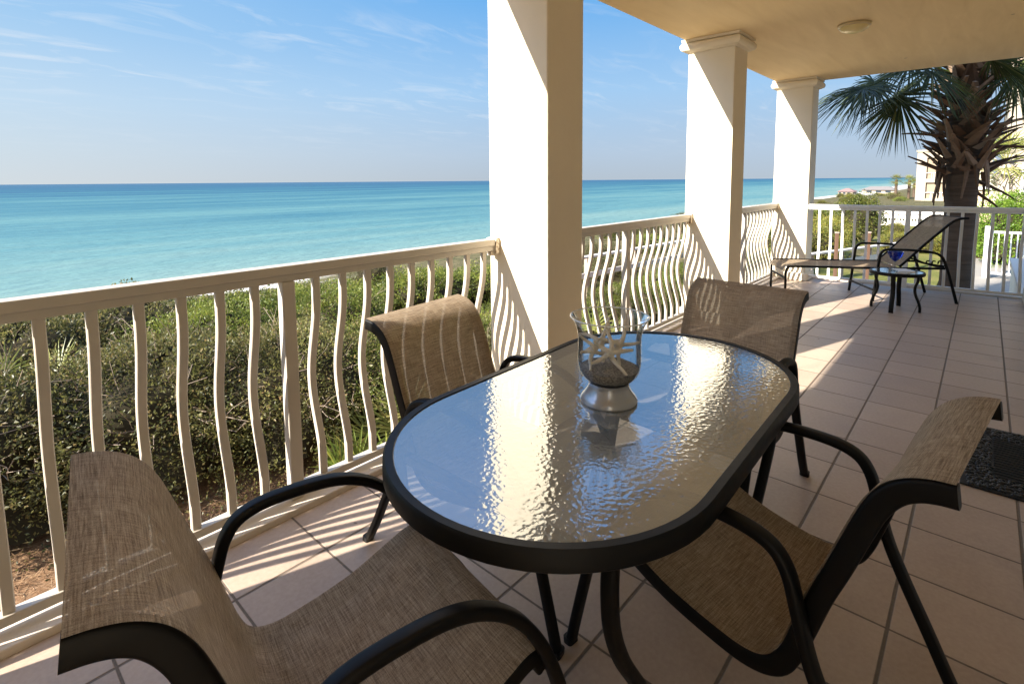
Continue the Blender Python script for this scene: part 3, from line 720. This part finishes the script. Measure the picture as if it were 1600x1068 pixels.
# ------------------------------------------------------------------ vegetation
def leaf_blob(n, rx, ry, rz, lmin, lmax, rnd, lump=0.25, fill=0.35, base=0.0):
    """leaf-sized faces filling an uneven mound (origin at its foot)"""
    m = MB(); ph = [rnd.uniform(0, 6.28) for _ in range(8)]
    for _ in range(n):
        while True:
            d = Vector((rnd.gauss(0, 1), rnd.gauss(0, 1), rnd.gauss(0, 1)))
            if d.length > 1e-3: break
        d.normalize()
        if d.z < -0.75: d.z = -d.z
        if d.z < 0:
            hq = math.hypot(d.x, d.y); fq = 1+(1/max(.3, hq)-1)*.85; d = Vector((d.x*fq, d.y*fq, d.z))
        th = math.atan2(d.y, d.x)
        k = 1+lump*(0.5*math.sin(3*th+ph[0]+2*d.z)+0.35*math.sin(5*th+ph[1]-4*d.z)+0.3*math.sin(7*d.z+ph[2]+2*th)+0.22*math.sin(11*th+ph[3]+9*d.z))
        rr = (1-fill*rnd.random()**2)*k*rnd.choice((1, 1, 1, 1.05))
        p = Vector((d.x*rx*rr, d.y*ry*rr, base+rz+d.z*rz*rr))
        if p.z < 0.0: continue
        ax = (d*0.5+Vector((rnd.gauss(0, .6), rnd.gauss(0, .6), rnd.gauss(0.25, .6)))).normalized()
        sd = ax.cross(Vector((rnd.gauss(0, 1), rnd.gauss(0, 1), rnd.gauss(0, 1)))).normalized()
        l = lmin+(lmax-lmin)*rnd.random()**1.6; wv = l*rnd.uniform(.38, .55); up = ax.cross(sd)
        b = len(m.v); q0 = p; q1 = p+ax*l*.5+sd*wv*.5+up*l*.06; q2 = p+ax*l; q3 = p+ax*l*.5-sd*wv*.5+up*l*.06
        m.v += [tuple(q0), tuple(q1), tuple(q2), tuple(q3)]; m.f.append((b, b+1, b+2, b+3))
    return m
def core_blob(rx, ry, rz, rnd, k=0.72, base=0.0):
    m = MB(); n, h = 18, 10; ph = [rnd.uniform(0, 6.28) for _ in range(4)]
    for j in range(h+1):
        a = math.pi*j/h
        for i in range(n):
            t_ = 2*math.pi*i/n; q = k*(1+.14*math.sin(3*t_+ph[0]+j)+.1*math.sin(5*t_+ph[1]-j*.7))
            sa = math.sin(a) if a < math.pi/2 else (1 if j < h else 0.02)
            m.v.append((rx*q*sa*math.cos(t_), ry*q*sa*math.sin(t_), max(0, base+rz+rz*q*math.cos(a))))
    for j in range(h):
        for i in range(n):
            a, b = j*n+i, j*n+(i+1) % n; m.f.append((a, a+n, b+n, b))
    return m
def twigs(n, rx, ry, rz, rnd, l=(.15, .4), th=.004, base=0.0):
    m = MB()
    for _ in range(n):
        d = Vector((rnd.gauss(0, 1), rnd.gauss(0, 1), abs(rnd.gauss(0, .8)))).normalized(); q = rnd.uniform(.70, .95)
        p = Vector((d.x*rx*q, d.y*ry*q, base+rz+d.z*rz*q*rnd.choice((1, 1, -.6))))
        p.z = max(.05, p.z)
        v = (d+Vector((rnd.gauss(0, .6), rnd.gauss(0, .6), rnd.gauss(.2, .6)))).normalized()*rnd.uniform(*l)
        mid = p+v*.5+Vector((rnd.gauss(0, .03), rnd.gauss(0, .03), rnd.gauss(0, .03)))
        m.sweep([p*.62+Vector((0, 0, rz*.36)), p, mid, p+v], circ(th, 4), None, taper=lambda t: 1-.6*t)
        if rnd.random() < .6:
            v2 = (v.normalized()+Vector((rnd.gauss(0, .6), rnd.gauss(0, .6), rnd.gauss(0, .5)))).normalized()*v.length*.55
            m.sweep([mid, mid+v2], circ(th*.7, 4), None)
    return m
def shrub_proto(name, n, rx, ry, rz, leaf, mat, seed, ntw=60, label='', cat='shrub', group=None, lump=.25):
    rnd = random.Random(seed); s = thing(name, label, cat, (0, 0, 0), 0, group)
    leaf_blob(n, rx, ry, rz, leaf[0], leaf[1], rnd, lump).build('foliage', mat, s, None)
    br = core_blob(rx, ry, rz, rnd); k0 = len(br.f)  # dark filler core added inside the leaves to block see-through
    if ntw:
        tw = twigs(ntw, rx, ry, rz, rnd); b0 = len(br.v); br.v += tw.v; br.f += [tuple(i+b0 for i in f_) for f_ in tw.f]
    bo = br.build('core_and_twigs', M_core, s, 60); bo.data.materials.append(M_twig)
    if ntw: bo.data.polygons.foreach_set('material_index', [0]*k0+[1]*(len(br.f)-k0))
    return s
GRP = 'scrub bushes growing between the railing and the sea'
P_A = shrub_proto('scrub_bush', 26000, 1.05, 1.0, .62, (.022, .046), M_scrub, 11, 130, 'x', 'bush', GRP, .30)
P_B = shrub_proto('scrub_bush', 20000, .95, .9, .60, (.022, .048), M_green, 12, 50, 'x', 'bush', GRP, .30)
P_C = shrub_proto('scrub_bush', 14000, 1.5, 1.3, .72, (.035, .075), M_scrub, 13, 60, 'x', 'bush', GRP, .34)
P_D = shrub_proto('scrub_bush', 9000, 1.4, 1.2, .70, (.05, .10), M_green, 14, 30, 'x', 'bush', GRP, .34)
rb = random.Random(21); used = set()
def place(p, x, y, sc_, label, rz=None, dz=0.0, sz=None):
    o = p if p.name not in used else copy_tree(p)
    used.add(p.name); o['label'] = label; o.location = (x, y, gz(x, y)-.05+dz)
    o.rotation_euler = (0, 0, rb.uniform(0, 6.28) if rz is None else rz); o.scale = (sc_, sc_, sz or sc_*rb.uniform(.93, 1.06)); return o
L1 = 'olive scrub bush with bare grey twigs in the hedge just beyond the near railing'
L1b = 'greener scrub bush with dense leaves in the hedge just beyond the near railing'
for i, (x, y, s_, k) in enumerate([(-2.85, 5.35, .92, 0), (-1.72, 5.12, .92, 0), (-.80, 4.75, .88, 0), (-.06, 4.42, .80, 1), (.58, 4.15, .74, 0), (1.3, 4.4, .72, 1),
        (-.9, 6.5, .90, 1), (.4, 6.2, .90, 1)]):
    place((P_A, P_B)[k], x, y, s_, (L1, L1b)[k], None, 0, s_*.92)
L2 = 'dark scrub bush of the second hedge, in front of the sea'
L2b = 'bright green scrub bush of the second hedge, in front of the white sand'
for i in range(9):
    x = -2.3+i*1.18; place(P_C if x < -.2 else P_D, x, 8.9+.35*math.sin(i*2.3)+(.3 if x > 2 else 0), .82 if x < -1 else (.74 if x < .5 else .70), L2 if x < -.2 else L2b)
L3 = 'low dune bush far beyond the middle railing'
for i in range(30):
    x = 1.5+i*1.25+rb.uniform(-.5, .5); y = rb.choice((7.2, 9.5, 12, 14.5, 10.8))+rb.uniform(-.6, .6)+max(0, (x-14)*.12)
    if 5.8 < y < 7.4 and x < 28: y = 8.3
    place(rb.choice((P_C, P_D)), x, y, rb.uniform(.42, .58), L3)
L4 = 'leafy green bush beyond the middle railing, close to the balcony'
for i in range(9):
    x = 2.0+i*1.1; place(rb.choice((P_B, P_A, P_B)), x, 4.6+rb.uniform(-.25, .4), rb.uniform(.56, .72), L4)
GRR = 'bushes beside the lawn past the far railing'
P_E = shrub_proto('leafy_bush', 7000, 1.0, .95, .62, (.045, .09), M_yellow, 15, 0, 'x', 'bush', GRR, .3)
P_F = shrub_proto('leafy_bush', 7000, .8, .8, .80, (.045, .09), M_green, 16, 0, 'x', 'bush', GRR, .25)
for x, y, s_, p in [(11.8, 3.9, .62, P_E), (13.2, 4.5, .74, P_F), (14.6, 3.9, .78, P_E), (15.8, 4.9, .85, P_E), (17.2, 4.2, .84, P_E), (17.9, 5.3, .85, P_F), (19.0, 4.3, .8, P_E), (12.3, 5.6, .8, P_F), (20.2, 4.8, .85, P_F)]:
    place(p, x, y, s_, 'yellow green bush beside the lawn past the far railing' if p is P_E else 'darker green rounded bush beside the lawn past the far railing')
place(P_F, 21.3, 3.75, 1.10, 'tall dark green bush in front of the white wall', None, 0, 1.12)
place(P_E, 26.5, 3.1, .42, 'small yellow bush at the foot of the boardwalk fence')
for i in range(5): place(P_E, 19.4+.05*i, 2.3-i*.75, .56, 'low clipped hedge bush along the walkway behind the palm trunk')['group'] = 'low hedge along the walkway'
P_G = shrub_proto('juniper_shrub', 14000, .85, .85, 1.05, (.05, .10), M_bright, 17, 0, 'x', 'shrub', 'bright green junipers behind the picket fence', .38)
for x, y, s_, sz in [(17.6, -.35, .80, .95), (18.2, -1.5, 1.0, 1.30), (20.0, -2.7, 1.2, 1.6)]:
    place(P_G, x, y, s_, 'bright green juniper behind the white picket fence', None, 0, sz)

# saw palmettos and pine straw
def fan(m, hub, A, Nn, L_, nb, spread, droop, w, rnd, curl=0.0):
    A = A.normalized(); Nn = (Nn-A*Nn.dot(A)).normalized(); S = Nn.cross(A)
    for i in range(nb):
        th = R(-spread+2*spread*i/(nb-1))+rnd.gauss(0, .03)
        d = A*math.cos(th)+S*math.sin(th)+Nn*curl*rnd.uniform(.4, 1)
        l = L_*(0.62+0.38*math.cos(th*.55))*rnd.uniform(.88, 1.06)
        P = []; sg = 6
        for k in range(sg+1):
            q = k/sg; P.append(hub+d*l*q+Vector((0, 0, -1))*droop*l*q**2.2*rnd.uniform(.8, 1.2))
        b = len(m.v); wd0 = (d.cross(Nn)).normalized()
        for k in range(sg+1):
            q = k/sg; wk = w*(0.35+1.3*q if q < .4 else 0.87*(1-(q-.4)/.6)**.8+.02)
            m.v += [tuple(P[k]-wd0*wk*.5+Nn*wk*.25), tuple(P[k]), tuple(P[k]+wd0*wk*.5+Nn*wk*.25)]
        for k in range(sg):
            a = b+3*k; m.f += [(a, a+1, a+4, a+3), (a+1, a+2, a+5, a+4)]
def palmetto(x, y, label, n=9, s_=.45, mat=None, seed=0):
    rnd = random.Random(seed); t_ = thing('saw_palmetto', label, 'palmetto', (x, y, gz(x, y)), 0, 'small saw palmettos under the railing')
    m = MB(); st_ = MB()
    for i in range(n):
        a = 6.283*i/n+rnd.uniform(-.3, .3); el = rnd.uniform(.5, 1.25)
        d = Vector((math.cos(a)*math.cos(el), math.sin(a)*math.cos(el), math.sin(el))); h = d*s_*rnd.uniform(.7, 1.1)
        st_.sweep([(0, 0, 0), tuple(h)], circ(.005, 5))
        fan(m, h, d, Vector((-math.cos(a)*math.sin(el), -math.sin(a)*math.sin(el), math.cos(el))), s_*.85, 17, 105, .12, .026, rnd, .15)
    m.build('fronds', mat or M_frondy, t_, None); st_.build('stalks', M_frondy, t_, None)
palmetto(-.55, 3.45, 'yellow saw palmetto low behind the railing beside the sunlit chair', 15, .52, None, 2)
palmetto(-1.05, 3.3, 'small green saw palmetto behind the railing under the bushes', 11, .38, M_green, 3)
palmetto(.9, 3.7, 'yellow green saw palmetto beyond the middle railing', 9, .45, None, 4)
palmetto(2.4, 3.8, 'larger yellow palmetto beyond the middle railing near the column', 9, .5, None, 5)
palmetto(-2.35, 7.5, 'yellow palmetto poking out above the scrub hedge', 8, .55, None, 6)
rs = random.Random(5); ps = MB()
for _ in range(15000):
    x, y = rs.uniform(-4.5, 2.5), rs.uniform(2.7, 5.4); a = rs.uniform(0, 6.28); l = rs.uniform(.06, .16); z = gz(x, y)+rs.uniform(0.0, .03)
    dx, dy = math.cos(a)*l, math.sin(a)*l; px, py = -math.sin(a)*.0016, math.cos(a)*.0016; dz = rs.uniform(-.01, .03); b = len(ps.v)
    ps.v += [(x-px, y-py, z), (x+px, y+py, z), (x+dx+px, y+dy+py, z+dz), (x+dx-px, y+dy-py, z+dz)]; ps.f.append((b, b+1, b+2, b+3))
tag(ps.build('pine_straw', M_straw, None, None), 'brown pine straw covering the ground below the railing', 'pine straw', kind='stuff')

# ------------------------------------------------------------------ cabbage palm
def make_bark():
    t = NT('palm_bark'); v = t.coord(); rg = t.noise(t.coord(scale=(2, 2, 26)), 1.0, 4, .6); n = t.noise(v, 9, 5)
    return t.set(t.mix(n, t.ramp(rg, [(0.35, (0.05, 0.034, 0.023)), (0.65, (0.14, 0.10, 0.07))]), (0.11, 0.08, 0.058)), .9, .1, t.bump(t.math('ADD', rg, n), .8, .02))
M_bark = make_bark()
def make_boot():
    t = NT('palm_boot'); g_ = t.new('ShaderNodeNewGeometry'); v = t.coord(); n = t.noise(t.coord(scale=(6, 6, 20)), 1.0, 4)
    c = t.ramp(g_.outputs['Random Per Island'], [(0, (0.08, 0.048, 0.03)), (0.4, (0.20, 0.125, 0.078)), (0.75, (0.33, 0.23, 0.155)), (1, (0.46, 0.37, 0.29))])
    return t.set(t.mix(t.math('MULTIPLY', n, .6), c, (0.06, 0.038, 0.025)), .85, .15, t.bump(n, .6, .01))
M_boot = make_boot()
PX, PY = 7.95, 0.46; PG = gz(PX, PY)
pr_ = random.Random(9)
pm = thing('cabbage_palm', 'tall cabbage palm with shaggy brown leaf bases just past the far railing', 'palm tree', (PX, PY, PG))
zt = 1.426-PG
tr = MB(); pth = [(0, 0, 0), (0, 0, .5), (.0, 0, 1.5), (.02, 0, 2.6), (.03, 0, 3.4), (.03, 0, 4.3)]
tr.sweep(spline(pth, 8), circ(.215, 20), (1, 0, 0), taper=lambda q: 1.15-.25*min(1, q*6) if q < .2 else (.92 if q < .62 else .98))
tr.build('trunk', M_bark, pm, 60)
bt = MB()
def boot(z, a, l, w, el, rnd, bend, split=False):
    d = Vector((math.cos(a), math.sin(a), 0)); s_ = Vector((-d.y, d.x, 0)); r_ = .22 if z < 2.6 else (.33 if z < 3.7 else .29)
    P = []; sg = 6; p = d*(r_-.05)+Vector((.03, 0, z)); e = el
    for k in range(sg+1):
        P.append(p.copy()); v = d*math.cos(e)+Vector((0, 0, 1))*math.sin(e)+s_*bend*.35; p = p+v.normalized()*l/sg; e -= rnd.uniform(-.04, .12)
    b = len(bt.v)
    for k, q in enumerate(P):
        f = k/sg; ww = w*(1-.62*f**.8); th = .040*(1-.7*f); t_ = (P[min(k+1, sg)]-P[max(k-1, 0)]).normalized(); nn = t_.cross(s_).normalized()
        bt.v += [tuple(q-s_*ww*.5), tuple(q+nn*th*.6), tuple(q+s_*ww*.5), tuple(q-nn*th)]
    for k in range(sg):
        for j in range(4):
            a0 = b+4*k+j; a1 = b+4*k+(j+1) % 4; bt.f.append((a0, a1, a1+4, a0+4))
    bt.f.append((b, b+3, b+2, b+1)); bt.f.append(tuple(b+4*sg+j for j in range(4)))
for i in range(170):
    z = 2.60+2.0*(i/170); a = i*2.399+pr_.gauss(0, .15)
    boot(z, a, pr_.uniform(.30, .50), pr_.uniform(.10, .19), pr_.uniform(.45, 1.15), pr_, pr_.uniform(-2.2, 2.2))
for a, z, l, e in [(R(140), 2.62, .75, .35), (R(-60), 2.70, .62, .25), (R(-75), 2.5, .55, -.5), (R(-50), 2.35, .6, -.55), (R(120), 3.2, .6, .1), (R(-70), 3.0, .7, .1), (R(-100), 3.3, .6, .3)]:
    boot(z, a, l, .08, e, pr_, 0)
for i in range(16):
    a = pr_.uniform(0, 6.28); z = pr_.uniform(2.6, 2.9); boot(z, a, pr_.uniform(.35, .65), .07, -1.35, pr_, pr_.uniform(-.4, .4))
bt.build('leaf_bases', M_boot, pm, None)
def frond(hub, A, L_, spread, droop, nb=34, mat=None, seed=0, base=(0.03, 0, 4.05)):
    rnd = random.Random(seed); m = MB(); hub = Vector(hub); b_ = Vector(base)
    mid = b_.lerp(hub, .5)+Vector((0, 0, .22))
    m.sweep(spline([tuple(b_), tuple(mid), tuple(hub)], 6), circ(.017, 6), None, taper=lambda q: 1-.5*q)
    A = Vector(A).normalized(); hz = (hub-b_); hz.z = 0; hz.normalize(); Nn = Vector((0, 0, 1))*.8-hz*.3
    if abs(A.z) > .75: Nn = hz
    fan(m, hub, A, Nn, L_, nb, spread, droop, .034, rnd, .10)
    fan(m, hub+A*.06, A, Nn, L_*.9, nb-8, spread*.8, droop*1.2, .030, rnd, .22)
    return m.build('frond', mat or M_frond, pm, None)
def rel(px, py, D):
    p = CAMP+(FW+RT*((px-794.43)/818.78)+UP*((359.86-py)/818.78))*D
    return (p.x-PX, p.y-PY, p.z-PG)
def pdir(dx, dy, away=0.0): return RT*dx-UP*dy+FW*away
frond(rel(1352, 137, 7.9), pdir(-.85, .50, -.25), .95, 105, .32, 38, None, 1)
frond(rel(1366, 128, 8.1), pdir(-.35, .8, .2), .80, 120, .25, 34, None, 12)
frond(rel(1405, 150, 7.8), pdir(.08, 1.0, -.1), .88, 95, .10, 32, None, 2)
frond(rel(1432, 128, 8.6), pdir(-.5, .55, .4), .85, 110, .3, 32, None, 3)
frond(rel(1455, 112, 7.6), pdir(-.2, .6, -.5), .9, 110, .25, 32, None, 4)
frond(rel(1570, 110, 8.0), pdir(.7, .6, -.2), .95, 110, .3, 36, None, 5)
frond(rel(1590, 85, 8.6), pdir(.8, .35, .3), 1.0, 110, .3, 34, None, 6)
frond(rel(1548, 92, 7.3), pdir(.35, .7, -.5), .85, 105, .25, 32, None, 7)
frond(rel(1400, 70, 8.7), pdir(-.9, .1, .3), 1.0, 110, .3, 34, None, 8)
frond(rel(1500, 30, 8.3), pdir(.05, -1, .1), 1.0, 110, .15, 34, None, 9)
frond(rel(1450, 40, 7.6), pdir(-.6, -.8, -.3), 1.0, 110, .2, 34, None, 10)
frond(rel(1560, 30, 7.8), pdir(.6, -.8, -.2), 1.0, 110, .2, 34, None, 11)

frond(rel(1425, 100, 7.9), pdir(-.75, .55, -.1), .85, 110, .3, 32, None, 23)
frond(rel(1585, 118, 7.5), pdir(.55, .8, -.3), .80, 110, .3, 32, None, 24)
def small_palm(name, label, loc, h, tr_r, n, fl, mat, trunk_mat, seed, group=None, boots=False):
    rnd = random.Random(seed); t_ = thing(name, label, 'palm tree', loc, 0, group)
    m = MB(); m.sweep([(0, 0, 0), (0.02, 0, h*.5), (0, 0, h)], circ(tr_r, 10), (1, 0, 0))
    if boots:
        for i in range(70):
            z = h*(.25+.75*i/70); a = i*2.399; d = Vector((math.cos(a), math.sin(a), .9)).normalized(); p = Vector((math.cos(a)*tr_r*.8, math.sin(a)*tr_r*.8, z)); s2 = Vector((-math.sin(a), math.cos(a), 0))*.3*rnd.choice((-1, 1))
            m.sweep([tuple(p), tuple(p+(d+s2).normalized()*.28)], rrect(.03, .05, .005, 1))
    m.build('trunk', trunk_mat, t_, 60)
    f = MB()
    for i in range(n):
        a = i*2.399; el = R(75-125*i/n); d = Vector((math.cos(a)*math.cos(el), math.sin(a)*math.cos(el), math.sin(el)))
        hub = Vector((0, 0, h))+d*fl*.7; f.sweep([(0, 0, h), tuple(hub)], circ(.015, 4))
        fan(f, hub, d, Vector((-math.cos(a)*math.sin(el), -math.sin(a)*math.sin(el), max(.1, math.cos(el)))), fl, 17, 100, .25, .05*fl, rnd, .15)
    f.build('crown', mat, t_, None); return t_
M_pale_trunk = mat_plain('pale_palm_trunk', (0.50, 0.43, 0.36), .85, .1)
small_palm('cabbage_palm', 'smaller yellow green palm with a pale trunk in front of the stucco house', (24.2, -.35, gz(24, 0)), 3.1, .22, 22, .95, M_frondy, M_pale_trunk, 31, None, True)
for i, (x, y, h) in enumerate([(119, 12.6, 3.9), (122, 10.9, 3.8), (128, 10.6, 3.0)]):
    small_palm('cabbage_palm', ('leftmost', 'middle', 'shortest, rightmost')[i]+' of the three tiny distant palms left of the white house', (x, y, gz(x, y)-.3), h, .24, 18, .9, M_frondy, M_bark, 40+i, 'distant palms beside the white house')

gw = thing('garden_wall', 'low cream garden wall at the edge of the walkway right of the palm', 'wall', (6.6, -.62, -1.2))
MB().box2((0, 0, 0), (4.0, .36, 1.06)).build('wall_face', M_column, gw, None, .01)
MB().box2((-.03, -.03, 1.0605), (4.03, .39, 1.11)).build('coping', M_curb, gw, None, .01)

# ------------------------------------------------------------------ boardwalk, fences, houses
M_wood = mat_plain('weathered_wood', (0.36, 0.29, 0.24), .8, .15); M_post = mat_plain('brown_post', (0.13, 0.075, 0.05), .7, .2)
M_bleach = mat_plain('bleached_wood', (0.62, 0.56, 0.50), .8, .15)
bw = thing('boardwalk_handrail', 'long bleached handrail of the dune boardwalk beyond the middle railing', 'handrail', (7.0, 7.0, 0))
def rel_path(p, q): return (p[0]-7.0, p[1]-7.0, q)
hb = MB(); hb.bar((0, 0, -.36), (20.5, -1.6, -.36), .05, .15, .005, (0, 1, 0)); hb.build('top_board', M_bleach, bw, None)
hb = MB(); hb.bar((0, 0.02, -.80), (20.5, -1.58, -.80), .12, .04, .005, (0, 1, 0)); hb.build('lower_board', M_bleach, bw, None)
for k in range(11):
    x = .4+2*k; y = -1.6*x/20.5+.065
    MB().box2((x-.05, y, gz(7+x, 7)-.1), (x+.05, y+.09, -.3365 if False else -.392)).build('post', M_wood, bw, None)
rl = thing('wooden_rail', 'low weathered two board rail in front of the yellow green bushes', 'rail', (10.6, 3.15, 0))
MB().bar((0, 0, -.33), (4.3, -1.45, -.33), .04, .13, .004, (0, 1, 0)).build('top_board', M_bleach, rl, None)
MB().bar((0, 0, -.62), (4.3, -1.45, -.62), .12, .04, .004, (0, 1, 0)).build('lower_board', M_bleach, rl, None)
for k in range(4):
    x = .3+1.2*k; MB().box2((x-.045, -1.45*x/4.3+.03, -1.2), (x+.045, -1.45*x/4.3+.12, -.352)).build('post', M_wood, rl, None)
for i, (px, yb) in enumerate(((1308, 405), (1358, 408))):
    p = CAMP+(FW+RT*((px-794.43)/818.78)+UP*((359.86-362)/818.78))*11.0
    o = thing('wooden_post', ('left', 'right')[i]+' one of the two dark brown posts beyond the far railing', 'post', (p.x, p.y, -1.15), .5, 'dark brown posts beyond the far railing')
    MB().box2((-.03, -.03, 0), (.03, .03, 1.42)).build('shaft', M_post, o, None, .006); MB().box2((-.036, -.036, 1.4205), (.036, .036, 1.45)).build('cap', M_wood, o, None, .006)
fn = thing('boardwalk_fence', 'brown deck fence with thin white pickets across the lawn', 'fence', (31.5, 4.9, -1.15))
MB().box2((0, -4.2, .02), (1.6, 0, .20)).build('deck', M_bleach, fn, None)
MB().box2((-.04, -4.2, .62), (.06, 0, .68)).build('top_rail', M_wood, fn, None)
pk = MB()
for k in range(34): pk.box2((-.01, -4.15+k*.123, .2005), (.02, -4.12+k*.123, .6195))
pk.build('pickets', M_white, fn, None)
for k in range(4): MB().box2((.021, -4.15+1.36*k, .2005), (.10, -4.07+1.36*k, .6195)).build('post', M_wood, fn, None)
wl = thing('low_wall', 'low white wall behind the boardwalk fence', 'wall', (40, 6.2, -1.5))
MB().box2((0, -6.5, 0), (.35, 0, .98)).build('wall_face', mat_stucco('white_wall', (0.80, 0.78, 0.74)), wl, None)
MB().box2((-.04, -6.5, .9805), (.39, 0.02, 1.06)).build('coping', M_white, wl, None)
pf = thing('picket_fence', 'white pool fence of thin pickets beside the walkway', 'fence', (14.6, .05, -1.07))
MB().box2((-.08, -.08, 0), (.08, .08, 1.28)).build('post', M_white, pf, None, .01)
MB().box2((-.025, -4.5, 1.12), (.025, -.08, 1.17)).build('top_rail', M_white, pf, None)
MB().box2((-.025, -4.5, .10), (.025, -.08, .15)).build('bottom_rail', M_white, pf, None)
for k in range(38): MB().box2((-.011, -.19-k*.113, .1505), (.011, -.166-k*.113, 1.1195)).build('picket', M_white, pf, None)
M_house = mat_stucco('house_stucco', (0.36, 0.31, 0.245)); M_panel = mat_plain('tan_panel', (0.30, 0.23, 0.16), .7, .2); M_pane = mat_plain('window_pane', (0.03, 0.04, 0.055), .08, .6)
def window(parent, x, y0, y1, z0, z1, sash=True):
    f = MB(); fr_ = .09
    f.box2((x-.06, y0, z0), (x-.001, y0+fr_, z1)); f.box2((x-.06, y1-fr_, z0), (x-.001, y1, z1))
    f.box2((x-.06, y0+fr_, z0), (x-.001, y1-fr_, z0+fr_)); f.box2((x-.06, y0+fr_, z1-fr_), (x-.001, y1-fr_, z1))
    if sash: f.box2((x-.055, y0+fr_, (z0+z1)/2-.035), (x-.001, y1-fr_, (z0+z1)/2+.035))
    w_ = f.build('window', M_white, parent, None)
    MB().box2((x-.03, y0+fr_, z0+fr_), (x-.002, y1-fr_, z1-fr_)).build('pane', M_pane, w_, None)
    MB().box2((x-.10, y0-.06, z0-.09), (x-.001, y1+.06, z0-.0005)).build('sill', M_white, w_, None)
hb_ = thing('stucco_house', 'tall cream stucco house with dark sash windows behind the palms', 'house', (32.5, -.45, -1.2))
MB().box2((0, -14, 0), (9, 0, 10.5)).build('wall', M_house, hb_, None)
for z0, z1 in ((1.88, 3.40), (4.55, 5.95), (7.4, 8.8)):
    for k in range(3): window(hb_, 0, -1.9-k*3, -.62-k*3, z0, z1)
MB().box2((-.10, -14, 1.15), (-.001, 0.10, 1.40)).build('ledge', M_house, hb_, None, .02)
MB().box2((-.4, -14.3, 10.501), (9.3, .35, 10.75)).build('roof', M_wood, hb_, None)
ob = thing('outbuilding', 'low tan outbuilding between the palm trunk and the junipers', 'building', (29.5, 1.35, -1.2))
MB().box2((0, -1.75, .55), (2.4, 0, 2.05)).build('wall', mat_stucco('tan_stucco', (0.55, 0.42, 0.30)), ob, None)
MB().box2((.1, -1.65, 0), (2.3, -.1, .5495)).build('dark_opening_box', mat_plain('opening_shade', (0.03, 0.03, 0.035)), ob, None)  # solid box under the wall; the opening's shade is put into its colour
MB().box2((-.15, -1.9, 2.0505), (2.55, .12, 2.15)).build('roof', M_white, ob, None)
ha = thing('beach_house', 'three storey pale house with recessed tan balconies left of the palm', 'house', (105, 8.6, -2.5))
MB().box2((.45, -9.0, 0), (10, -.0, 8.0)).build('wall', M_panel, ha, None)
fr = MB()
for y0, y1 in ((-1.25, .01), (-5.6, -4.6), (-9.01, -8.0)): fr.box2((0, y0, 0), (.4495, y1, 8.0))
fr.build('pillars', M_house, ha, None)
for z0, z1 in ((0.0, .55), (3.1, 3.7), (7.05, 8.0)):
    bm = MB()
    for y0, y1 in ((-4.5995, -1.2505), (-7.9995, -5.6005)): bm.box2((.05, y0, z0), (.4495, y1, z1))
    bm.build('balcony_slab', M_house, ha, None)
MB().box2((-.15, -9.2, 8.0005), (10, .15, 8.3)).build('parapet', M_house, ha, None)
for z in (.55, 3.7):
    for y0, y1 in ((-4.59, -1.26), (-7.99, -5.61)):
        q = MB(); q.box2((.1, y0, z+.9), (.16, y1, z+.97))
        for k in range(14): q.box2((.11, y0+.2*k+.05, z+.001), (.14, y0+.2*k+.08, z+.8995))
        q.build('balcony_railing', M_white, ha, None)
        MB().box2((.40, (y0+y1)/2-.03, z+.001), (.4493, (y0+y1)/2+.03, z+2.3)).build('door_frame', M_house, ha, None)
def far_house(x, y, w_, h, label, roofm):
    z = gz(x, y)-.3; o = thing('distant_house', label, 'house', (x, y, z), 0, 'tiny houses on the far dune')
    MB().box2((0, -w_/2, 0), (8, w_/2, h)).build('wall', M_house, o, None)
    r_ = MB(); r_.v = [(-.6, -w_/2-.6, h+.005), (8.6, -w_/2-.6, h+.005), (8.6, w_/2+.6, h+.005), (-.6, w_/2+.6, h+.005), (4, -w_/2+2, h+1.3), (4, w_/2-2, h+1.3)]
    r_.f = [(3, 2, 1, 0), (0, 1, 4), (1, 2, 5, 4), (2, 3, 5), (3, 0, 4, 5)]; r_.build('roof', roofm, o, None)
    for k in range(3): MB().box2((-.05, -w_/2+1+k*w_/3.4, h*.35), (-.001, -w_/2+1+k*w_/3.4+w_/6, h*.8)).build('window', M_pane, o, None)
M_roofg = mat_plain('grey_roof', (0.20, 0.18, 0.17), .8, .1); M_roofr = mat_plain('pink_roof', (0.26, 0.17, 0.155), .8, .1)
far_house(236, 30.0, 10, 1.5, 'wide grey roofed house on the far dune above the beach', M_roofg)
far_house(240, 41.0, 5, 1.4, 'small pink roofed house on the far dune nearest the water', M_roofr)
rb2 = random.Random(77)
GRD = 'dune bushes near the far houses'
for i in range(22):
    x = 60+i*9+rb2.uniform(-3, 3); y = rb2.uniform(6, 20)+x*.03
    o = place(rb2.choice((P_C, P_D, P_E)), x, y, rb2.uniform(.5, 1.0), 'dune bush far along the shore near the distant houses', None, -.3); o['group'] = GRD
